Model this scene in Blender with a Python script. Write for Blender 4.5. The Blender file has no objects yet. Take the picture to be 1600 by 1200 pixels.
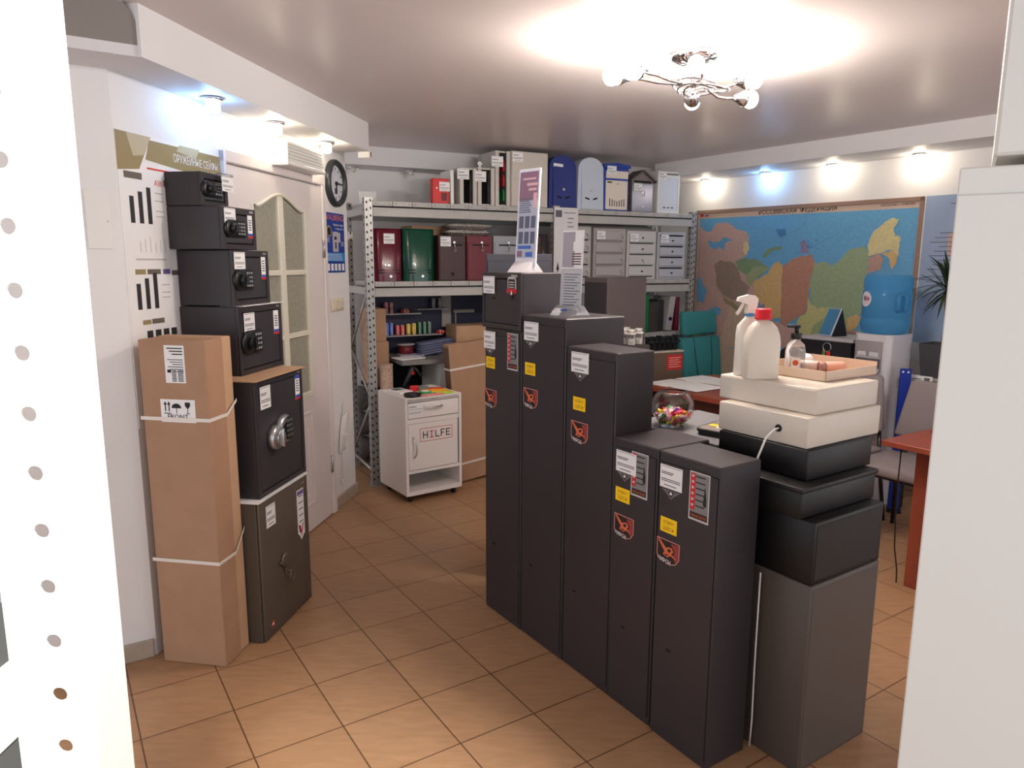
import bpy, bmesh, math, random
from math import sin, cos, pi, radians
from mathutils import Vector, Matrix
random.seed(7)
S = bpy.context.scene
COL = S.collection

# ------------------------------------------------------------------ materials
def lin(c):
    o = []
    for v in c[:3]:
        v /= 255.0
        o.append(v/12.92 if v <= .04045 else ((v+.055)/1.055)**2.4)
    return (*o, 1.0)
MATS = {}
def mat(name, rgb, rough=.5, metal=0.0, noise=None, bump=None, trans=0.0, ior=1.45, emit=None, spec=.5, coat=0.0):
    if name in MATS: return MATS[name]
    m = bpy.data.materials.new(name); m.use_nodes = True
    nt = m.node_tree; b = nt.nodes['Principled BSDF']
    c = lin(rgb)
    b.inputs['Base Color'].default_value = c
    b.inputs['Roughness'].default_value = rough
    b.inputs['Metallic'].default_value = metal
    b.inputs['IOR'].default_value = ior
    b.inputs['Specular IOR Level'].default_value = spec
    b.inputs['Transmission Weight'].default_value = trans
    b.inputs['Coat Weight'].default_value = coat
    tc = nt.nodes.new('ShaderNodeTexCoord')
    if noise:
        sc, amt = noise
        n = nt.nodes.new('ShaderNodeTexNoise'); n.inputs['Scale'].default_value = sc; n.inputs['Detail'].default_value = 4
        nt.links.new(tc.outputs['Object'], n.inputs['Vector'])
        r = nt.nodes.new('ShaderNodeValToRGB')
        r.color_ramp.elements[0].position = .3; r.color_ramp.elements[1].position = .7
        r.color_ramp.elements[0].color = tuple(max(0, x*(1-amt)) for x in c[:3])+(1,)
        r.color_ramp.elements[1].color = tuple(min(1, x*(1+amt)) for x in c[:3])+(1,)
        nt.links.new(n.outputs['Fac'], r.inputs['Fac']); nt.links.new(r.outputs['Color'], b.inputs['Base Color'])
    if bump:
        sc, st = bump
        n = nt.nodes.new('ShaderNodeTexNoise'); n.inputs['Scale'].default_value = sc; n.inputs['Detail'].default_value = 3
        nt.links.new(tc.outputs['Object'], n.inputs['Vector'])
        bp = nt.nodes.new('ShaderNodeBump'); bp.inputs['Strength'].default_value = st; bp.inputs['Distance'].default_value = .002
        nt.links.new(n.outputs['Fac'], bp.inputs['Height']); nt.links.new(bp.outputs['Normal'], b.inputs['Normal'])
    if emit:
        b.inputs['Emission Color'].default_value = lin(emit[0]); b.inputs['Emission Strength'].default_value = emit[1]
    MATS[name] = m
    return m

WALL = mat('wall paint', (232, 230, 229), .6, noise=(2.5, .02), bump=(60, .15))
CEIL = mat('satin ceiling', (216, 206, 204), .34, noise=(1.2, .02), spec=.5)
TRIM = mat('soffit paint', (222, 220, 222), .55)
WHITE = mat('white paint', (232, 230, 226), .4)
DOORW = mat('door paint', (228, 219, 216), .42, noise=(6, .02))
BASEB = mat('stone baseboard', (176, 162, 145), .4, noise=(14, .1))
SAFE = mat('charcoal powder coat', (52, 46, 50), .42, noise=(300, .08), bump=(700, .12))
SAFED = mat('charcoal door coat', (54, 51, 56), .42, noise=(300, .08), bump=(700, .12))
BROWN = mat('taupe powder coat', (90, 80, 70), .45, noise=(250, .07), bump=(700, .12))
GREYB = mat('warm grey powder coat', (84, 75, 70), .42, noise=(250, .07), bump=(700, .12))
BLACK = mat('black paint', (16, 14, 15), .45)
BLACKP = mat('black plastic', (24, 24, 27), .35)
DARK = mat('dark gap', (14, 12, 13), .8)
CREAM = mat('cream enamel', (216, 206, 193), .38, noise=(40, .015))
RACK = mat('grey rack enamel', (176, 173, 170), .4, noise=(30, .03))
GALV = mat('galvanised steel', (165, 163, 160), .38, metal=.45, noise=(40, .12))
CARD = mat('kraft cardboard', (168, 131, 104), .8, noise=(8, .06), bump=(120, .1))
CARDL = mat('pale kraft cardboard', (190, 154, 122), .8, noise=(8, .06), bump=(120, .1))
STRAP = mat('white plastic strap', (226, 218, 210), .4)
PAPER = mat('white paper', (236, 234, 234), .7)
INK = mat('grey print', (96, 96, 104), .7)
INKD = mat('dark print', (30, 30, 34), .7)
REDI = mat('red print', (196, 40, 48), .6)
BLUEI = mat('blue print', (48, 84, 180), .6)
YEL = mat('yellow sticker', (250, 205, 20), .5)
ORG = mat('orange print', (214, 108, 70), .5)
PINKI = mat('dusty red print', (150, 60, 58), .5)
CHROME = mat('chrome', (225, 225, 228), .12, metal=1.0)
SILVER = mat('brushed silver', (190, 190, 192), .3, metal=.85)
WOOD = mat('red brown laminate', (140, 66, 46), .4, noise=(9, .12))
WOODE = mat('red brown edge', (160, 78, 56), .45)
TEAL = mat('teal fabric', (50, 124, 130), .85, noise=(200, .08), bump=(400, .2))
GREYF = mat('grey fabric', (138, 128, 130), .9, noise=(250, .06), bump=(400, .2))
GLASS = mat('clear glass', (250, 250, 250), .02, trans=1.0, ior=1.45)
CLEARP = mat('clear acrylic', (244, 246, 250), .06, trans=.92, ior=1.3)
GREENI = mat('leaf green', (44, 60, 36), .5, noise=(20, .25))
LOCKM = mat('lock nickel', (200, 198, 192), .25, metal=.9)

# ------------------------------------------------------------------ mesh builder
_txt = {}
def text_geo(body, bold=False):
    k = body
    if k not in _txt:
        cu = bpy.data.curves.new('t', 'FONT'); cu.body = body; cu.size = 1.0; cu.resolution_u = 2
        if bold: cu.offset = .012
        ob = bpy.data.objects.new('t', cu); me = bpy.data.meshes.new_from_object(ob)
        _txt[k] = ([tuple(v.co) for v in me.vertices], [tuple(p.vertices) for p in me.polygons])
        bpy.data.objects.remove(ob); bpy.data.meshes.remove(me); bpy.data.curves.remove(cu)
    return _txt[k]

class B:
    def __init__(s): s.v = []; s.f = []; s.mi = []; s.sm = []; s.cur = 0
    def m(s, i): s.cur = i; return s
    def add(s, vs, fs, smooth=False, M=None):
        o = len(s.v)
        s.v += [tuple(M @ Vector(v)) for v in vs] if M else [tuple(v) for v in vs]
        for f in fs: s.f.append(tuple(i+o for i in f)); s.mi.append(s.cur); s.sm.append(smooth)
        return s
    def box(s, x0, x1, y0, y1, z0, z1, bev=0.0, seg=2, M=None):
        vs = [(x, y, z) for z in (z0, z1) for y in (y0, y1) for x in (x0, x1)]
        fs = [(0, 2, 3, 1), (4, 5, 7, 6), (0, 1, 5, 4), (2, 6, 7, 3), (0, 4, 6, 2), (1, 3, 7, 5)]
        if bev <= 0: return s.add(vs, fs, M=M)
        bm = bmesh.new(); bv = [bm.verts.new(v) for v in vs]
        for f in fs: bm.faces.new([bv[i] for i in f])
        bmesh.ops.bevel(bm, geom=bm.edges[:], offset=bev, segments=seg, affect='EDGES', profile=.5)
        bm.verts.index_update()
        s.add([v.co[:] for v in bm.verts], [[v.index for v in f.verts] for f in bm.faces], smooth=(seg > 1), M=M); bm.free()
        return s
    def prism(s, poly, a0, a1, axis='y', M=None, smooth=False):
        n = len(poly)
        def P(p, a): return {'y': (p[0], a, p[1]), 'z': (p[0], p[1], a), 'x': (a, p[0], p[1])}[axis]
        vs = [P(p, a0) for p in poly]+[P(p, a1) for p in poly]
        s.add(vs, [tuple(range(n)), tuple(range(2*n-1, n-1, -1))], M=M)
        o = len(s.v)-2*n
        for i in range(n):
            j = (i+1) % n
            s.f.append((o+i, o+n+i, o+n+j, o+j)); s.mi.append(s.cur); s.sm.append(smooth)
        return s
    def lathe(s, prof, seg=24, c=(0, 0, 0), axis='z', a0=0, a1=2*pi, smooth=True, sx=1, sy=1):
        full = abs(a1-a0-2*pi) < 1e-6
        k = seg if full else seg+1
        vs = []
        for r, h in prof:
            for i in range(k):
                a = a0+(a1-a0)*i/seg; x, y = r*cos(a)*sx, r*sin(a)*sy
                p = {'z': (x, y, h), 'y': (x, -h, y), 'x': (h, x, y)}[axis]
                vs.append((p[0]+c[0], p[1]+c[1], p[2]+c[2]))
        fs = []
        for j in range(len(prof)-1):
            for i in range(seg):
                i2 = (i+1) % k
                fs.append((j*k+i, j*k+i2, (j+1)*k+i2, (j+1)*k+i))
        return s.add(vs, fs, smooth)
    def cyl(s, c, r, h, axis='z', seg=20, r2=None, bev=0):
        r2 = r if r2 is None else r2
        pr = [(0, 0), (r, 0), (r2, h), (0, h)] if not bev else [(0, 0), (r-bev, 0), (r, bev), (r2, h-bev), (r2-bev, h), (0, h)]
        o = len(s.f); s.lathe(pr, seg, c, axis, smooth=False)
        for i in range(o, len(s.f)):
            if (i-o)//seg in ((1,) if not bev else (1, 2, 3)): s.sm[i] = True
        return s
    def sph(s, c, r, seg=14, rings=8, sx=1, sy=1, sz=1):
        pr = [(r*sin(pi*i/rings), -r*cos(pi*i/rings)*sz) for i in range(rings+1)]
        return s.lathe(pr, seg, c, 'z', sx=sx, sy=sy)
    def tube(s, pts, r, seg=8, closed=False, rs=None):
        P = [Vector(p) for p in pts]; n = len(P); vs = []; up = Vector((0, 0, 1)); prev = None
        for i in range(n):
            if closed: t = P[(i+1) % n]-P[i-1]
            else: t = P[min(i+1, n-1)]-P[max(i-1, 0)]
            t.normalize()
            if prev is None:
                a = t.cross(up)
                if a.length < .05: a = t.cross(Vector((1, 0, 0)))
            else: a = prev-t*prev.dot(t)
            a.normalize(); b = t.cross(a); prev = a
            R = rs[i] if rs else r
            vs += [P[i]+a*(R*cos(2*pi*k/seg))+b*(R*sin(2*pi*k/seg)) for k in range(seg)]
        fs = []
        for i in range(n if closed else n-1):
            i2 = (i+1) % n
            for k in range(seg):
                k2 = (k+1) % seg
                fs.append((i*seg+k, i*seg+k2, i2*seg+k2, i2*seg+k))
        if not closed: fs += [tuple(range(seg-1, -1, -1)), tuple((n-1)*seg+k for k in range(seg))]
        return s.add(vs, fs, True)
    def text(s, body, x, z, size, y=0, width=None, align='l', axis='y', M=None, slant=0):
        vs, fs = text_geo(body)
        if not vs: return s
        xs = [v[0] for v in vs]; w = max(xs)-min(xs); k = size; kx = size if width is None else width/w
        x0 = x-min(xs)*kx-(w*kx/2 if align == 'c' else (w*kx if align == 'r' else 0))
        return s.add([(x0+v[0]*kx, y, z+v[1]*k+slant*(v[0]*kx)) for v in vs], fs, M=M)
    def obj(s, name, mats, parent=None, loc=(0, 0, 0), rot=0, **kw):
        root = parent
        while root is not None and root.parent is not None: root = root.parent
        if root is not None and root.name in SCALE:
            sc = SCALE[root.name]; s.v = [(v[0]*sc[0], v[1]*sc[1], v[2]*sc[2]) for v in s.v]
        me = bpy.data.meshes.new(name); me.from_pydata(s.v, [], s.f)
        if not isinstance(mats, (list, tuple)): mats = [mats]
        for m_ in mats: me.materials.append(m_)
        me.polygons.foreach_set('material_index', s.mi); me.polygons.foreach_set('use_smooth', s.sm)
        bm = bmesh.new(); bm.from_mesh(me); bmesh.ops.recalc_face_normals(bm, faces=bm.faces[:]); bm.to_mesh(me); bm.free()
        me.update()
        o = bpy.data.objects.new(name, me); COL.objects.link(o)
        o.location = loc; o.rotation_euler = (0, 0, rot) if not isinstance(rot, tuple) else rot
        if parent: o.parent = parent
        for k, v in kw.items(): o[k] = v
        return o

# ------------------------------------------------------------------ frames: local x along, y away from the viewer, z up
class F:
    def __init__(s, ox, oy, deg): s.o = (ox, oy); s.a = radians(deg)
    def p(s, x, y, z=0): return (s.o[0]+x*cos(s.a)-y*sin(s.a), s.o[1]+x*sin(s.a)+y*cos(s.a), z)
WF = F(0, 0, 0)
LF = F(-1.457, 2.718, 80.2)      # wall with the door
NF = F(-1.457-1.3*.8387, 2.718-1.3*.5446, 33.0)   # short return wall by the camera
RF = F(-.123, 3.16, -56.42)      # row of tall safes
class FS(F):
    "shelving frame; goods are given by their place along a first rough survey of the shelf and moved to its true run"
    @staticmethod
    def X(t):
        k = (-1+.949*t)/(4.98+.314*t); return (1+4.98*k)/(.891-.454*k)
    def p(s, x, y, z=0): return F.p(s, s.X(x)+.14*y, y, z)
    def scale(s, x, w=.2): return ((s.X(x+w)-s.X(x))/w, 1.0, (4.98+.454*s.X(x+w/2))/(4.98+.314*(x+w/2)))
SF = FS(-1.0, 4.98, 27.0)        # shelving
SR = F(-1.0, 4.98, 27.0)         # the same run, plain
SCALE = {}
MF = F(2.4, 5.6, -56.5)          # map wall
def thing(name, label, cat, fr=WF, x=0, y=0, z=0, rot=0, group=None):
    o = bpy.data.objects.new(name, None); COL.objects.link(o); o.empty_display_size = .05
    o.location = fr.p(x, y, z); o.rotation_euler = (0, 0, fr.a+radians(rot)); o['label'] = label; o['category'] = cat
    if group: o['group'] = group
    if fr is SF and z > .8 and name != 'workbench': SCALE[o.name] = fr.scale(x)
    return o
def solo(name, b, mats, label, cat, fr=WF, x=0, y=0, z=0, rot=0, group=None):
    if fr is SF and z > .8:
        sc = fr.scale(x); b.v = [(v[0]*sc[0], v[1], v[2]*sc[2]) for v in b.v]
    o = b.obj(name, mats, None, fr.p(x, y, z), fr.a+radians(rot)); o['label'] = label; o['category'] = cat
    if group: o['group'] = group
    return o
def struct(name, b, mats, fr=WF, x=0, y=0, z=0, parent=None):
    o = b.obj(name, mats, parent, fr.p(x, y, z) if parent is None else (x, y, z), fr.a if parent is None else 0)
    if parent is None: o['kind'] = 'structure'
    return o

def price_tag(parent, x, z, w=.09, h=.075, y=-.001, sl=0, th=.0015, fr=True):
    "paper price tag; x,z = top left corner, on a face at local y"
    b = B(); M = Matrix.Translation((x, y, z)) @ Matrix.Rotation(sl, 4, 'Y')
    b.m(0).box(0, w, -th, 0, -h, 0, M=M); b.m(1)
    for k, (a, e, t) in enumerate(((.07, .62, .30), (.07, .56, .37), (.07, .92, .60), (.07, .92, .68), (.2, .75, .86))):
        b.box(w*a, w*e, -th-.0004, -th, -h*t-h*.025, -h*t+h*.012, M=M)
    b.box(w*.06, w*.94, -th-.0003, -th, -h*.07, -h*.05, M=M)
    return b.obj('price_tag', [PAPER, INK], parent)
# ------------------------------------------------------------------ room shell
HC = 2.445
fm = bpy.data.materials.new('tan floor tiles'); fm.use_nodes = True
nt = fm.node_tree; bs = nt.nodes['Principled BSDF']
tc = nt.nodes.new('ShaderNodeTexCoord'); mp = nt.nodes.new('ShaderNodeMapping'); mp.vector_type = 'TEXTURE'
mp.inputs['Location'].default_value = (-.8106, 4.258, 0); mp.inputs['Rotation'].default_value = (0, 0, radians(-56.96))
nt.links.new(tc.outputs['Object'], mp.inputs['Vector'])
bk = nt.nodes.new('ShaderNodeTexBrick'); bk.offset = 0; bk.squash = 1
for k, v in (('Scale', 1.0), ('Mortar Size', .0028), ('Mortar Smooth', .15), ('Bias', 0), ('Brick Width', .3), ('Row Height', .3)): bk.inputs[k].default_value = v
bk.inputs['Color1'].default_value = lin((176, 138, 104)); bk.inputs['Color2'].default_value = lin((169, 131, 98)); bk.inputs['Mortar'].default_value = lin((104, 70, 44))
nt.links.new(mp.outputs['Vector'], bk.inputs['Vector'])
m2 = nt.nodes.new('ShaderNodeMapping'); m2.inputs['Rotation'].default_value = (0, 0, radians(56.96)); m2.inputs['Scale'].default_value = (3, 14, 1)
nt.links.new(tc.outputs['Object'], m2.inputs['Vector'])
ns = nt.nodes.new('ShaderNodeTexNoise'); ns.inputs['Scale'].default_value = 3; ns.inputs['Detail'].default_value = 5
nt.links.new(m2.outputs['Vector'], ns.inputs['Vector'])
rp = nt.nodes.new('ShaderNodeValToRGB'); rp.color_ramp.elements[0].color = (.86, .84, .8, 1); rp.color_ramp.elements[1].color = (1.08, 1.07, 1.06, 1)
rp.color_ramp.elements[0].position = .3; rp.color_ramp.elements[1].position = .7
nt.links.new(ns.outputs['Fac'], rp.inputs['Fac'])
mx = nt.nodes.new('ShaderNodeMix'); mx.data_type = 'RGBA'; mx.blend_type = 'MULTIPLY'; mx.inputs['Factor'].default_value = .8
nt.links.new(bk.outputs['Color'], mx.inputs['A']); nt.links.new(rp.outputs['Color'], mx.inputs['B']); nt.links.new(mx.outputs['Result'], bs.inputs['Base Color'])
bs.inputs['Roughness'].default_value = .38
bp = nt.nodes.new('ShaderNodeBump'); bp.inputs['Strength'].default_value = .3; bp.inputs['Distance'].default_value = .002; bp.invert = True
nt.links.new(bk.outputs['Fac'], bp.inputs['Height']); nt.links.new(bp.outputs['Normal'], bs.inputs['Normal'])
struct('floor', B().box(-4, 6, -1.6, 9, -.1, 0), fm)
struct('ceiling', B().box(-4, 6, -1.6, 9, HC, HC+.1), CEIL)
struct('wall_left', B().box(0, 2.14, 0, .25, 0, HC), WALL, LF)
struct('wall_near', B().box(-.3, 1.3, 0, .25, 0, HC), WALL, NF)
struct('wall_back', B().box(-1.2, 3.6, .80, .95, 0, HC), WALL, SR)
struct('wall_right', B().box(-1.75, 3.2, 0, .2, 0, HC), WALL, MF)
struct('baseboard_left', B().box(1.79, 2.15, -.016, 0, 0, .075, .003, 1), BASEB, LF)
struct('baseboard_near', B().box(0, 1.29, -.016, 0, 0, .075, .003, 1), BASEB, NF)
struct('baseboard_right', B().box(-1.4, 3.0, -.016, 0, 0, .075, .003, 1), BASEB, MF)
struct('trim_1', B().box(-.12, 1.98, -.228, 0, 2.275, HC), TRIM, LF)
struct('trim_2', B().prism([(-1.6, 0), (-1.35, -.5), (3.0, -.36), (3.0, 0)], 2.325, HC, 'z'), TRIM, MF)
struct('trim_3', B().box(-.6, 3.3, .52, .80, 2.31, HC), TRIM, SR)
nb = B().box(-.3, 1.385, -.235, 0, 2.2755, 2.312)
struct('trim_4', nb, TRIM, NF)
# grey rounded bulkhead over the return wall
arc = [(0, 0)]+[(.95+.14*sin(a*pi/16), .0+.08*(1-(1-cos(a*pi/16)))*1.0) for a in range(0, 9)][::-1]
struct('trim_5', B().prism([(-.3, 2.312), (1.385, 2.312), (1.385, 2.345), (1.382, 2.37), (1.374, 2.395), (1.36, 2.42), (1.34, HC), (-.3, HC)], -.2345, 0, 'y'), mat('bulkhead grey plaster', (140, 134, 128), .6), NF)

# ------------------------------------------------------------------ door with casing and panes
D = bpy.data.objects.new('door_1', None); COL.objects.link(D); D.location = LF.p(0, 0, 0); D.rotation_euler = (0, 0, LF.a); D['kind'] = 'structure'
b = B(); b.box(.678, .695, -.03, 0, 0, 2.10, .006, 1).box(1.705, 1.758, -.03, 0, 0, 2.12, .006, 1).box(.678, 1.758, -.031, 0, 2.045, 2.105, .006, 1)
b.box(1.68, 1.705, -.012, 0, 0, 2.045)
b.obj('casing', DOORW, D)
DL = B()
DL.box(.695, .90, -.022, -.001, .008, 2.038).box(1.485, 1.698, -.022, -.001, .008, 2.038)
DL.box(.90, 1.485, -.022, -.001, .008, .833)
arch = [(.90, 2.038), (.90, 1.877), (.94, 1.879)]
for i in range(1, 20):
    t = i/20; arch.append((.94+.505*t, 1.879+.072*(.5-.5*cos(2*pi*t))**.8))
arch += [(1.445, 1.879), (1.485, 1.877), (1.485, 2.038)]
DL.prism(arch, -.022, -.001, 'y')
lf = DL.obj('door_leaf', DOORW, D)
b = B()
b.box(1.165, 1.222, -.027, -.001, .833, 1.95, .004, 1)
for zz in (1.19, 1.537): b.box(.90, 1.485, -.026, -.001, zz-.014, zz+.014, .003, 1)
for x0, x1 in ((.90, .918), (1.468, 1.485)): b.box(x0, x1, -.027, -.001, .833, 1.88, .003, 1)
b.box(.90, 1.485, -.027, -.001, .815, .845, .003, 1)
b.tube([(p[0], -.024, p[1]-.006) for p in arch[2:-2]], .009, 6)
b.obj('glazing_bars', mat('ivory door trim', (231, 226, 208), .42), lf)
PANE = mat('frosted pane', (158, 156, 141), .32, noise=(60, .12), bump=(90, .5), spec=.6)
for cx0, cx1 in ((.915, 1.168), (1.219, 1.471)):
    for z0, z1 in ((.84, 1.18), (1.20, 1.527), (1.547, 1.96)):
        B().box(cx0, cx1, -.012, -.003, z0, z1).obj('glass_pane', PANE, lf)
b = B()
for (x0, x1, z0, z1) in ((.93, 1.46, .16, .73), (.99, 1.40, .22, .67)):
    for a in ((x0, x1, z0, z0+.018), (x0, x1, z1-.018, z1), (x0, x0+.018, z0, z1), (x1-.018, x1, z0, z1)):
        b.box(a[0], a[1], -.029, -.02, a[2], a[3], .004, 1)
b.obj('panel_moulding', DOORW, lf)
for zz in (.28, 1.62):
    B().cyl((1.702, -.03, zz), .008, .11, seg=10).obj('hinge', SILVER, D)

# ------------------------------------------------------------------ wall furniture, left wall
t = thing('air_curtain', 'white louvred air curtain heater mounted above the door', 'air curtain', LF, 1.12, 0, 2.09)
B().box(0, .46, -.105, -.001, .02, .12, .006, 1).box(0, .46, -.115, -.001, 0, .02, .004, 1).obj('housing', WHITE, t)
B().box(-.012, 0, -.12, -.001, -.005, .128, .004, 1).obj('end_cap', WHITE, t)
b = B()
for i in range(5): b.box(.03, .44, -.111, -.103, .035+i*.017, .041+i*.017)
b.obj('louvre', mat('louvre grey', (206, 204, 200), .4), t)
B().cyl((-.02, -.05, .05), .006, .01, 'x', 10).obj('screw', SILVER, t)

t = thing('wall_clock', 'round wall clock with black rim and pale face beside the door', 'clock', LF, 1.955, 0, 2.083)
B().lathe([(.145, 0), (.145, .02), (.135, .034), (.118, .034), (.108, .02), (.108, .008)], 40, (0, 0, 0), 'y').obj('rim', mat('clock rim', (52, 54, 60), .3), t)
b = B(); b.cyl((0, -.001, 0), .112, .01, 'y', 40); b.m(1)
for k in range(12):
    a = k*pi/6; M = Matrix.Rotation(a, 4, 'Y'); b.box(-.003, .003, -.0125, -.011, .082, .098, M=M)
b.obj('dial', [mat('clock dial', (214, 216, 226), .35), INKD], t)
B().box(-.02, .095, -.018, -.015, -.004, .004).box(-.005, .005, -.018, -.015, -.06, .01).cyl((0, -.012, 0), .012, .01, 'y', 14).obj('hands', BLACKP, t)
b = B(); b.box(-.02, .02, -.0125, -.011, -.065, -.03); b.obj('logo', INK, t)

t = thing('poster', 'narrow blue safe brochure poster with orange lettering below the clock', 'poster', LF, 1.79, 0, 1.53)
b = B(); b.box(0, .29, -.003, 0, 0, .37)
b.m(1).text('VALBERG', .012, .325, .05, -.0036, width=.266)
b.m(2).box(.01, .028, -.0036, -.003, .02, .06)
for k in range(5): b.box(.012+k*.056, .048+k*.056, -.0036, -.003, .012, .055)
b.text('Надежные и новые', .12, .292, .02, -.0036, width=.155).text('офисные сейфы', .15, .268, .02, -.0036, width=.125)
b.m(3).box(.0, .29, -.0034, -.003, .07, .125)
b.m(2)
for zz in (.078, .09, .102, .113): b.box(.02, .25-.3*(zz-.07), -.0038, -.003, zz, zz+.003)
for zz in (.19, .2, .21): b.box(.015, .06, -.0036, -.003, zz, zz+.003).box(.235, .275, -.0036, -.003, zz-.02, zz-.017)
b.m(4).box(.105, .19, -.004, -.003, .13, .255).box(.18, .225, -.0042, -.003, .19, .25)
b.m(5).box(.13, .165, -.0045, -.003, .205, .225).box(.14, .16, -.0045, -.003, .15, .19)
b.m(6).cyl((.055, -.003, .255), .035, .0008, 'y', 24)
b.m(5).cyl((.055, -.0038, .255), .026, .0006, 'y', 20)
b.obj('sheet', [mat('poster blue', (30, 62, 150), .45), mat('poster orange', (226, 120, 80), .5), PAPER, mat('poster cyan', (40, 130, 200), .45), mat('poster safe', (178, 176, 186), .5), INKD, mat('poster gold', (170, 150, 90), .5)], t)

t = thing('light_switch', 'cream double light switch on the pillar below the blue poster', 'switch', LF, 1.83, 0, 1.285)
B().box(0, .19, -.012, 0, 0, .085, .006, 2).obj('plate', mat('cream plastic', (222, 210, 188), .4), t)
for k in range(2): B().box(.02+k*.08, .09+k*.08, -.018, -.01, .015, .07, .004, 1).obj('rocker', mat('cream plastic', (222, 210, 188), .4), t)

t = thing('power_cable', 'bundled white cable hanging on the pillar at knee height', 'cable', LF, 1.9, 0, 0)
b = B()
for k in range(5):
    pts = []
    for i in range(25):
        a = 2*pi*i/24; pts.append((.0+.018*sin(a)*(1+.3*k)+.03*cos(a)+.012*k, -.012-.005*k, .47+.12*cos(a)+.008*k))
    b.tube(pts, .004, 6)
b.tube([(.03, -.012, .59), (.05, -.01, .64), (.07, -.005, .67)], .004, 6)
b.tube([(0, -.012, .35), (.005, -.01, .25), (.0, -.008, .17)], .003, 6)
b.box(-.012, .05, -.04, -.006, .455, .475)
b.obj('coil', mat('white cable', (226, 222, 218), .5), t)
b = B().box(-.02, .01, -.02, -.001, .14, .172, .004, 1); b.obj('plug', WHITE, t)

# gun safe poster on the left wall
t = thing('wall_poster', 'large white product poster with olive header and cyrillic title behind the stacked safes', 'poster', LF, .005, 0, .95)
H0 = .95
b = B(); b.box(0, .675, -.003, 0, 0, 1.125)
z = lambda v: v-H0
b.m(1).prism([(.0, z(2.072)), (0, z(1.93)), (.12, z(1.945)), (.2, z(2.074))], -.0036, -.003)
b.prism([(.19, z(2.062)), (.16, z(1.985)), (.62, z(1.955)), (.672, z(1.985)), (.672, z(2.065))], -.0036, -.003)
b.m(5).prism([(.06, z(2.072)), (.09, z(1.99)), (.15, z(2.0)), (.2, z(2.074))], -.0039, -.003)
b.prism([(.38, z(2.072)), (.36, z(2.045)), (.49, z(2.03)), (.52, z(2.073))], -.0039, -.003)
b.m(2).box(.165, .62, -.0039, -.003, z(1.95), z(1.957))
b.m(0).text('ОРУЖЕЙНЫЕ СЕЙФЫ', .335, z(2.0), .045, -.0042, width=.32)
b.m(2).text('AIKO', .20, z(1.89), .034, -.0036, width=.075)
b.m(4).box(.03, .13, -.0036, -.003, z(1.905), z(1.93)).box(.26, .34, -.0036, -.003, z(1.895), z(1.92)).box(.34, .36, -.0036, -.003, z(1.86), z(1.87))
b.m(1).box(.05, .11, -.0036, -.003, z(1.545), z(1.565)); b.m(4).box(.12, .2, -.0036, -.003, z(1.545), z(1.565)).box(.27, .36, -.0036, -.003, z(1.54), z(1.56)); b.m(6).box(.215, .26, -.0036, -.003, z(1.545), z(1.565))
b.m(1).box(.07, .12, -.0036, -.003, z(1.35), z(1.368)); b.m(4).box(.125, .2, -.0036, -.003, z(1.35), z(1.37))
b.m(3)
for r, zz in enumerate((1.74, 1.41)):
    for k in range(3): b.box(.05+.05*k, .074+.05*k, -.0037, -.003, z(zz), z(zz+.1+.02*k))
for k in range(4): b.box(.09+.05*k, .125+.05*k, -.0037, -.003, z(1.295), z(1.325))
b.m(7)
for zz in (1.6, 1.27+.01): b.box(.06, .24, -.0036, -.003, z(zz), z(zz+.006))
for k in range(6): b.box(.09+.03*k, .093+.03*k, -.0036, -.003, z(1.63), z(1.67+.01*(k % 3)))
for zz in (1.86, 1.83, 1.79, 1.77, 1.50, 1.47, 1.45): b.box(.2, .25, -.0036, -.003, z(zz), z(zz+.004))
b.obj('sheet', [PAPER, mat('olive print', (150, 134, 94), .6), mat('red orange print', (206, 70, 50), .6), mat('poster black safes', (46, 42, 46), .6), mat('taupe print', (104, 94, 84), .6), mat('light olive print', (186, 178, 150), .6), mat('violet print', (112, 88, 150), .6), mat('faint grey print', (186, 180, 180), .7)], t)

t = thing('electrical_hatch', 'pale square hatch cover on the short wall beside the perforated post', 'hatch', NF, 1.19, 0, 1.64)
B().box(0, .08, -.004, 0, 0, .215, .0015, 1).obj('cover', WHITE, t); B().cyl((.07, -.004, .1), .004, .003, 'y', 10).obj('screw', SILVER, t)

# ------------------------------------------------------------------ downlights
def bulbmat(n, c, s): return mat(n, c, .5, emit=(c, s))
WARM = bulbmat('warm lamp', (255, 240, 214), 30.0); COOL = bulbmat('cool lamp', (140, 195, 255), 32.0); CHB = bulbmat('chandelier lamp', (255, 244, 232), 225.0)
def downlight(fr, x, y, z, m_, label, grp):
    t = thing('downlight', label, 'light', fr, x, y, z, 0, grp)
    B().lathe([(.022, 0), (.042, -.002), (.048, -.006), (.044, -.012), (.03, -.014), (.022, -.012)], 20).obj('rim', CHROME, t)
    B().lathe([(0, -.062), (.022, -.06), (.03, -.05), (.03, -.012), (.0, -.008)], 14).obj('bulb', m_, t)
for x, m_, l in ((.47, COOL, 'bluish downlight on the left soffit above the poster'), (1.01, WARM, 'warm downlight on the left soffit above the air curtain'), (1.60, WARM, 'warm downlight on the left soffit nearest the clock')):
    downlight(LF, x, -.115, 2.275, m_, l, 'downlights on the left soffit')
for x, m_, l in ((-1.14, WARM, 'warm downlight on the right soffit nearest the shelves'), (-.52, COOL, 'bluish downlight above the left half of the map'), (.07, WARM, 'warm downlight above the right half of the map'), (.70, WARM, 'warm downlight above the plant nearest the white cupboard')):
    downlight(MF, x, -.09, 2.325, m_, l, 'downlights on the right soffit')
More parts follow.
